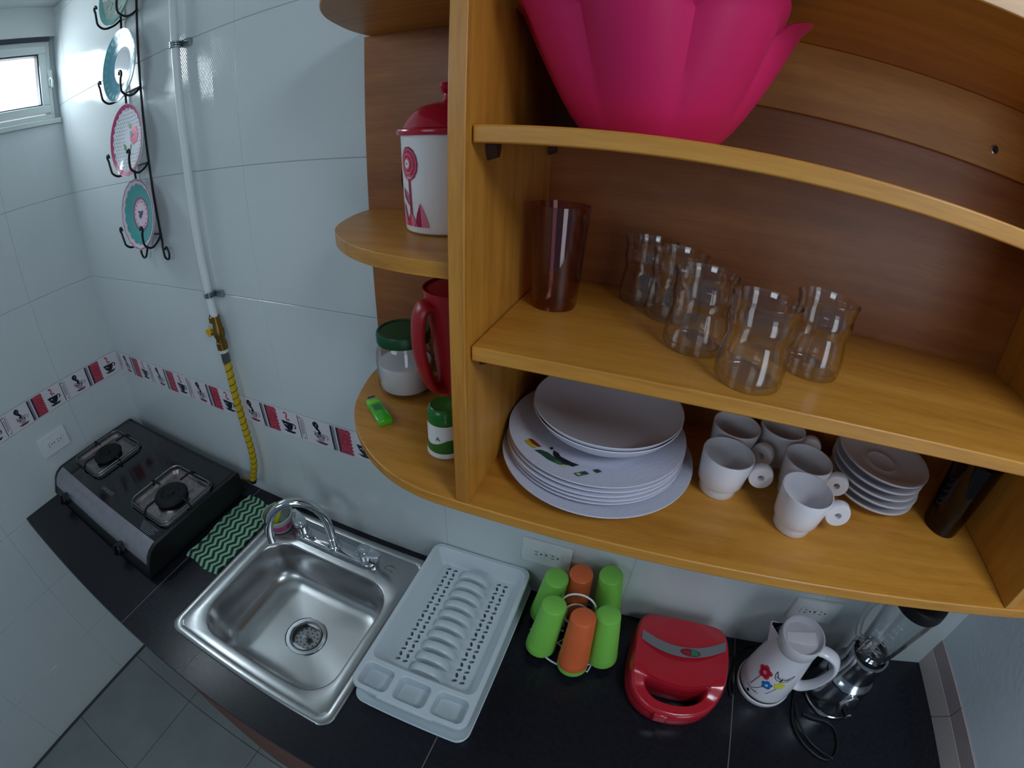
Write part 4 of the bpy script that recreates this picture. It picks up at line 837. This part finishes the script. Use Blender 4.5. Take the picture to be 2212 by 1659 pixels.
mb = MB(); q = lambda d_, w, z: [ds*d_-ns*w+Vector((0, 0, z)), ds*d_+ns*w+Vector((0, 0, z))]
a1, a2 = q(.042, .021, .196); b1, b2 = q(.074, .004, .201); c1, c2 = q(.048, .016, .145); d1_, d2_ = q(.058, .002, .150)
mb.add([a1, a2, b2, b1, c1, c2, d2_, d1_], [(0, 4, 7, 3), (3, 7, 6, 2), (2, 6, 5, 1)], 0)
i1, i2 = q(.046, .0185, .196); j1, j2 = q(.0715, .0032, .2005); k1, k2 = q(.050, .012, .17)
mb.add([a1, i1, j1, b1, a2, i2, j2, b2, k1, k2], [(0, 3, 2, 1), (4, 5, 6, 7), (3, 7, 6, 2)], 0); mb.add([i1, j1, j2, i2, k1, k2], [(0, 1, 4), (1, 2, 5, 4), (2, 3, 5)], 1); mb.build('spout', ['kettle_white', 'slot'], kt, smooth=30)
ka = radians(-20); dk = Vector((cos(ka), sin(ka), 0))
hp_ = [dk*.044+Vector((0, 0, .192)), dk*.070+Vector((0, 0, .194)), dk*.094+Vector((0, 0, .184)), dk*.108+Vector((0, 0, .158)), dk*.108+Vector((0, 0, .125)), dk*.098+Vector((0, 0, .085)), dk*.078+Vector((0, 0, .055)), dk*.058+Vector((0, 0, .050))]
MB().tube(catmull(hp_, 6), .0080, 14, flat=1.9, up=tuple(dk)).build('handle', ['kettle_white'], kt)
mb = MB(); KA = radians(-128.7)
def kd(pts, mi, lift=.0006): on_cyl(mb, kr, pts, mi, KA, lift)
def strp(pts, w, mi, lift=.0007):
    for (a, b), (c, d_) in zip(pts[:-1], pts[1:]):
        l = hypot(c-a, d_-b) or 1; nx_, nz_ = -(d_-b)/l*w, (c-a)/l*w; kd([(a-nx_, b-nz_), (c-nx_, d_-nz_), (c+nx_, d_+nz_), (a+nx_, b+nz_)], mi, lift)
def bloom(u, z, r, m, core, n=5):
    for k in range(n):
        a = 2*pi*k/n+.5; kd([(u+r*.62*cos(a)+r*.46*cos(t), z+r*.62*sin(a)+r*.46*sin(t)) for t in [2*pi*j/12 for j in range(12)]], m, .0008+.0001*k)
    kd([(u+r*.30*cos(t), z+r*.30*sin(t)) for t in [2*pi*j/10 for j in range(10)]], core, .0016)
    for k in range(n):
        a = 2*pi*k/n+.5; cx_, cz_ = u+r*.66*cos(a), z+r*.66*sin(a)
        strp([(cx_+r*.28*cos(t), cz_+r*.28*sin(t)) for t in [a-1.6+j*.64 for j in range(6)]], .0005, core if m == 0 else m, .0018)
strp([(-.012, .098), (-.016, .070), (-.018, .052)], .0009, 4); strp([(.012, .082), (.000, .058), (-.008, .048)], .0008, 4); strp([(.036, .086), (.026, .060), (.000, .044)], .0008, 4)
bloom(-.010, .112, .0175, 0, 7); bloom(.012, .085, .0125, 1, 3); bloom(.036, .098, .0115, 2, 2)
for s_ in (-1, 1):
    strp([(.030, .118), (.030+s_*.010, .124), (.030+s_*.020, .138), (.030+s_*.019, .126), (.030+s_*.014, .116), (.030+s_*.006, .112), (.030, .116)], .0007, 5); kd([(.030+s_*.002, .117), (.030+s_*.012, .124), (.030+s_*.017, .131), (.030+s_*.013, .119)], 6, .0006)
strp([(.030, .110), (.030, .122)], .0012, 5); strp([(.030, .122), (.026, .128)], .0004, 5); strp([(.030, .122), (.034, .128)], .0004, 5)
kd([(-.012+.0042*cos(t), .0315+.0042*sin(t)) for t in [2*pi*j/14 for j in range(14)]], 5)
vs, fs = text_mesh('SANKEY', .0078, 1.35); b_ = []
for x, y, z in vs:
    zz = y+.041; u = x-.006; b_.append(((kr(zz)+.0007)*cos(KA+u/kr(zz)), (kr(zz)+.0007)*sin(KA+u/kr(zz)), zz))
mb.add(b_, fs, 5); mb.build('printed_design', ['flower_red', 'flower_blue', 'flower_yellow', 'flower_core', 'stem_grey', 'ink_black', 'wing', 'print_pink'], kt, smooth=0)
mb = MB(); mb.tube(catmull([(-.060, .02, .006), (-.078, .012, .004), (-.086, -.02, .004), (-.080, -.05, .004), (-.074, -.035, .004), (-.079, .0, .004), (-.072, .05, .004), (-.05, .085, .005), (-.02, .098, .006)], 8), .0030, 8); mb.build('power_cord', ['rubber'], kt)
# ------------------------------------------------------------------ blender
bl = thing('countertop_blender', 'chrome blender with a glass jar and black lid at the end of the worktop', 'blender', (2.4415, -.1130, CZ))
MB().lathe([(0, .0005), (.070, .0005), (.0745, .003), (.0755, .009), (.0735, .012), (.0755, .016), (.0752, .024), (.0715, .045), (.0665, .075), (.0625, .095), (.0610, .100), (.0625, .104), (.0605, .109), (.055, .114), (.050, .124), (.0480, .150), (.0475, .165), (0, .165)], seg=64).build('motor_base', ['chrome_soft'], bl)
MB().lathe([(.0475, .160), (.0495, .162), (.0500, .180), (.0480, .186), (.0430, .186), (.0415, .180), (.0410, .166)], seg=48).build('collar', ['chrome'], bl)
MB().lathe([(0, .166), (.0405, .166), (.040, .176), (.030, .178), (0, .178)], seg=36).build('jar_seat', ['black_plastic'], bl)
mb = MB(); jz = lambda z: .0365+.0200*((z-.180)/.185); n = 96
def jl_(z, d): return [((jz(z)-d+.0016*(abs(cos(4*2*pi*k/n))**14))*cos(2*pi*k/n), (jz(z)-d+.0016*(abs(cos(4*2*pi*k/n))**14))*sin(2*pi*k/n), z) for k in range(n)]
mb.loft([jl_(z, 0) for z in (.180, .200, .230, .26, .29, .32, .345, .3725)]+[jl_(z, .003) for z in (.3725, .345, .32, .29, .26, .23, .2, .186)], 0); jar = mb.build('glass_jar', ['blender_glass'], bl, smooth=50)
ja = radians(172); dj = Vector((cos(ja), sin(ja), 0))
MB().tube(catmull([dj*.053+Vector((0, 0, .352)), dj*.078+Vector((0, 0, .350)), dj*.088+Vector((0, 0, .325)), dj*.080+Vector((0, 0, .275)), dj*.062+Vector((0, 0, .235)), dj*.044+Vector((0, 0, .222))], 6), .0065, 12, flat=1.3).build('jar_handle', ['blender_glass'], bl)
mb = MB()
for k in range(8):
    a = radians(-140); z = .215+.017*k; r = jz(z)+.0006
    for j in range(3): a0, a1 = a+.10*j, a+.10*(j+1)*(1 if k % 2 else .8); mb.add([(r*cos(a0), r*sin(a0), z), (r*cos(a1), r*sin(a1), z), (r*cos(a1), r*sin(a1), z+.0016), (r*cos(a0), r*sin(a0), z+.0016)], [(0, 1, 2, 3)])
mb.build('measure_marks', ['white_plastic'], bl, smooth=0)
mb = MB(); mb.lathe([(.006, .178), (.006, .196), (0, .197)], seg=12)
for k in range(4): mb.M = Matrix.Translation((0, 0, .194)) @ Matrix.Rotation(k*pi/2, 4, 'Z') @ Matrix.Rotation(radians(-24 if k % 2 else 18), 4, 'Y'); mb.box(.004, .027, -.0045, .0045, 0, .0014)
mb.build('blade', ['chrome_soft'], bl)
MB().lathe([(.0545, .367), (.0585, .3675), (.0598, .371), (.0590, .375), (.0598, .379), (.0585, .391), (.054, .395), (.026, .397), (.024, .405), (.0, .406)], seg=52).build('lid', ['black_plastic'], bl)
mb = MB(); mb.M = Matrix.Rotation(radians(-86), 4, 'Z') @ Matrix.Translation((.0685, 0, .062)) @ Matrix.Rotation(radians(90-9), 4, 'Y')
mb.loft([[(y*1.3, x, z) for x, y in circ(0, 0, r, 32)] for r, z in ((.026, -.004), (.0255, .0035), (.023, .0045))], 0); mb.loft([[(y*1.3, x, .0047) for x, y in circ(0, 0, r, 32)] for r in (.0225, .0215)], 1, False, False); mb.build('dial_plate', ['chrome_soft', 'black_plastic'], bl)
mb = MB(); mb.M = Matrix.Rotation(radians(-86), 4, 'Z') @ Matrix.Translation((.0735, 0, .056)) @ Matrix.Rotation(radians(90-9), 4, 'Y')
mb.lathe([(.013, 0), (.012, .004), (.0095, .018), (.0085, .020)], seg=22, mi=0); mb.lathe([(.0085, .020), (.006, .0222), (0, .0225)], seg=22, mi=1); tag(mb.build('dial_knob', ['gasknob', 'chrome'], bl), 'black dial knob with silver tip')
cd = [(2.385, -.075), (2.352, -.105), (2.338, -.150), (2.335, -.205), (2.356, -.250), (2.390, -.280), (2.420, -.290), (2.441, -.276), (2.450, -.245), (2.443, -.212), (2.418, -.196), (2.385, -.190), (2.362, -.182)]
mb = MB(); mb.tube(catmull([(x-2.4415, y+.113, .0045+(.010 if i == 0 else 0)) for i, (x, y) in enumerate(cd)], 8), .0032, 8)
mb.tube(catmull([(x-2.4415, y+.113, z) for x, y, z in ((2.340, -.160, .010), (2.348, -.205, .009), (2.372, -.245, .006), (2.400, -.268, .0045), (2.425, -.286, .0105), (2.43, -.29, .0105))], 8), .0030, 8); mb.build('power_cord', ['rubber'], bl)
# ------------------------------------------------------------------ camera: calibrated fisheye lens
R_ = ((0.94246129, -0.197617, 0.26965578), (0.33233421, 0.46611732, -0.81993208), (0.03634128, 0.86237009, 0.50497242))
cdta = bpy.data.cameras.new('camera'); cam = bpy.data.objects.new('camera', cdta); COL.objects.link(cam)
M4 = Matrix(R_).to_4x4(); M4.translation = (1.805, -.677, 1.902); cam.matrix_world = M4
cdta.type = 'PANO'; ct = cdta if hasattr(cdta, 'panorama_type') else cdta.cycles
ct.panorama_type = 'FISHEYE_LENS_POLYNOMIAL'; ct.fisheye_fov = radians(175); cdta.sensor_fit = 'HORIZONTAL'; cdta.sensor_width = 36
ct.fisheye_polynomial_k0 = 0; ct.fisheye_polynomial_k1 = -2.214086562686899/36; ct.fisheye_polynomial_k2 = 0; ct.fisheye_polynomial_k3 = .44791618528732763/36**3; ct.fisheye_polynomial_k4 = 0
cdta.clip_start = .01; SC.camera = cam
# ------------------------------------------------------------------ light
def area(name, loc, target, sx, sy, power, col):
    l = bpy.data.lights.new(name, 'AREA'); l.shape = 'RECTANGLE'; l.size = sx; l.size_y = sy; l.energy = power; l.color = col
    o = bpy.data.objects.new(name, l); COL.objects.link(o); o.location = loc; o.rotation_euler = (Vector(target)-Vector(loc)).to_track_quat('-Z', 'Y').to_euler(); return o
area('window_light', (-.012, -.287, 2.262), (1.2, -.25, 1.7), .42, .155, 3.2, (.74, .89, 1))
area('doorway_light', (3.3, -2.45, 1.45), (2.0, -.1, 1.4), .8, 1.9, 14, (.78, .89, 1))
area('ceiling_lamp', (2.52, -.86, 2.47), (2.42, -.50, 1.0), .40, .50, 14, (.78, .89, 1))
area('front_fill_light', (.9, -2.0, 2.25), (1.0, 0, 2.0), .9, .4, 5, (.72, .87, 1))  # unseen fill light, added to brighten the upper back wall
w = bpy.data.worlds.new('world'); SC.world = w; w.use_nodes = True; bg = w.node_tree.nodes['Background']; bg.inputs[0].default_value = (.52, .73, 1, 1); bg.inputs[1].default_value = .18
SC.view_settings.view_transform = 'Standard'; SC.view_settings.look = 'None'; SC.view_settings.exposure = -.28; SC.view_settings.gamma = 1
SC.cycles.use_denoising = True; SC.cycles.max_bounces = 10; SC.cycles.transparent_max_bounces = 24; SC.cycles.caustics_reflective = False; SC.cycles.caustics_refractive = False
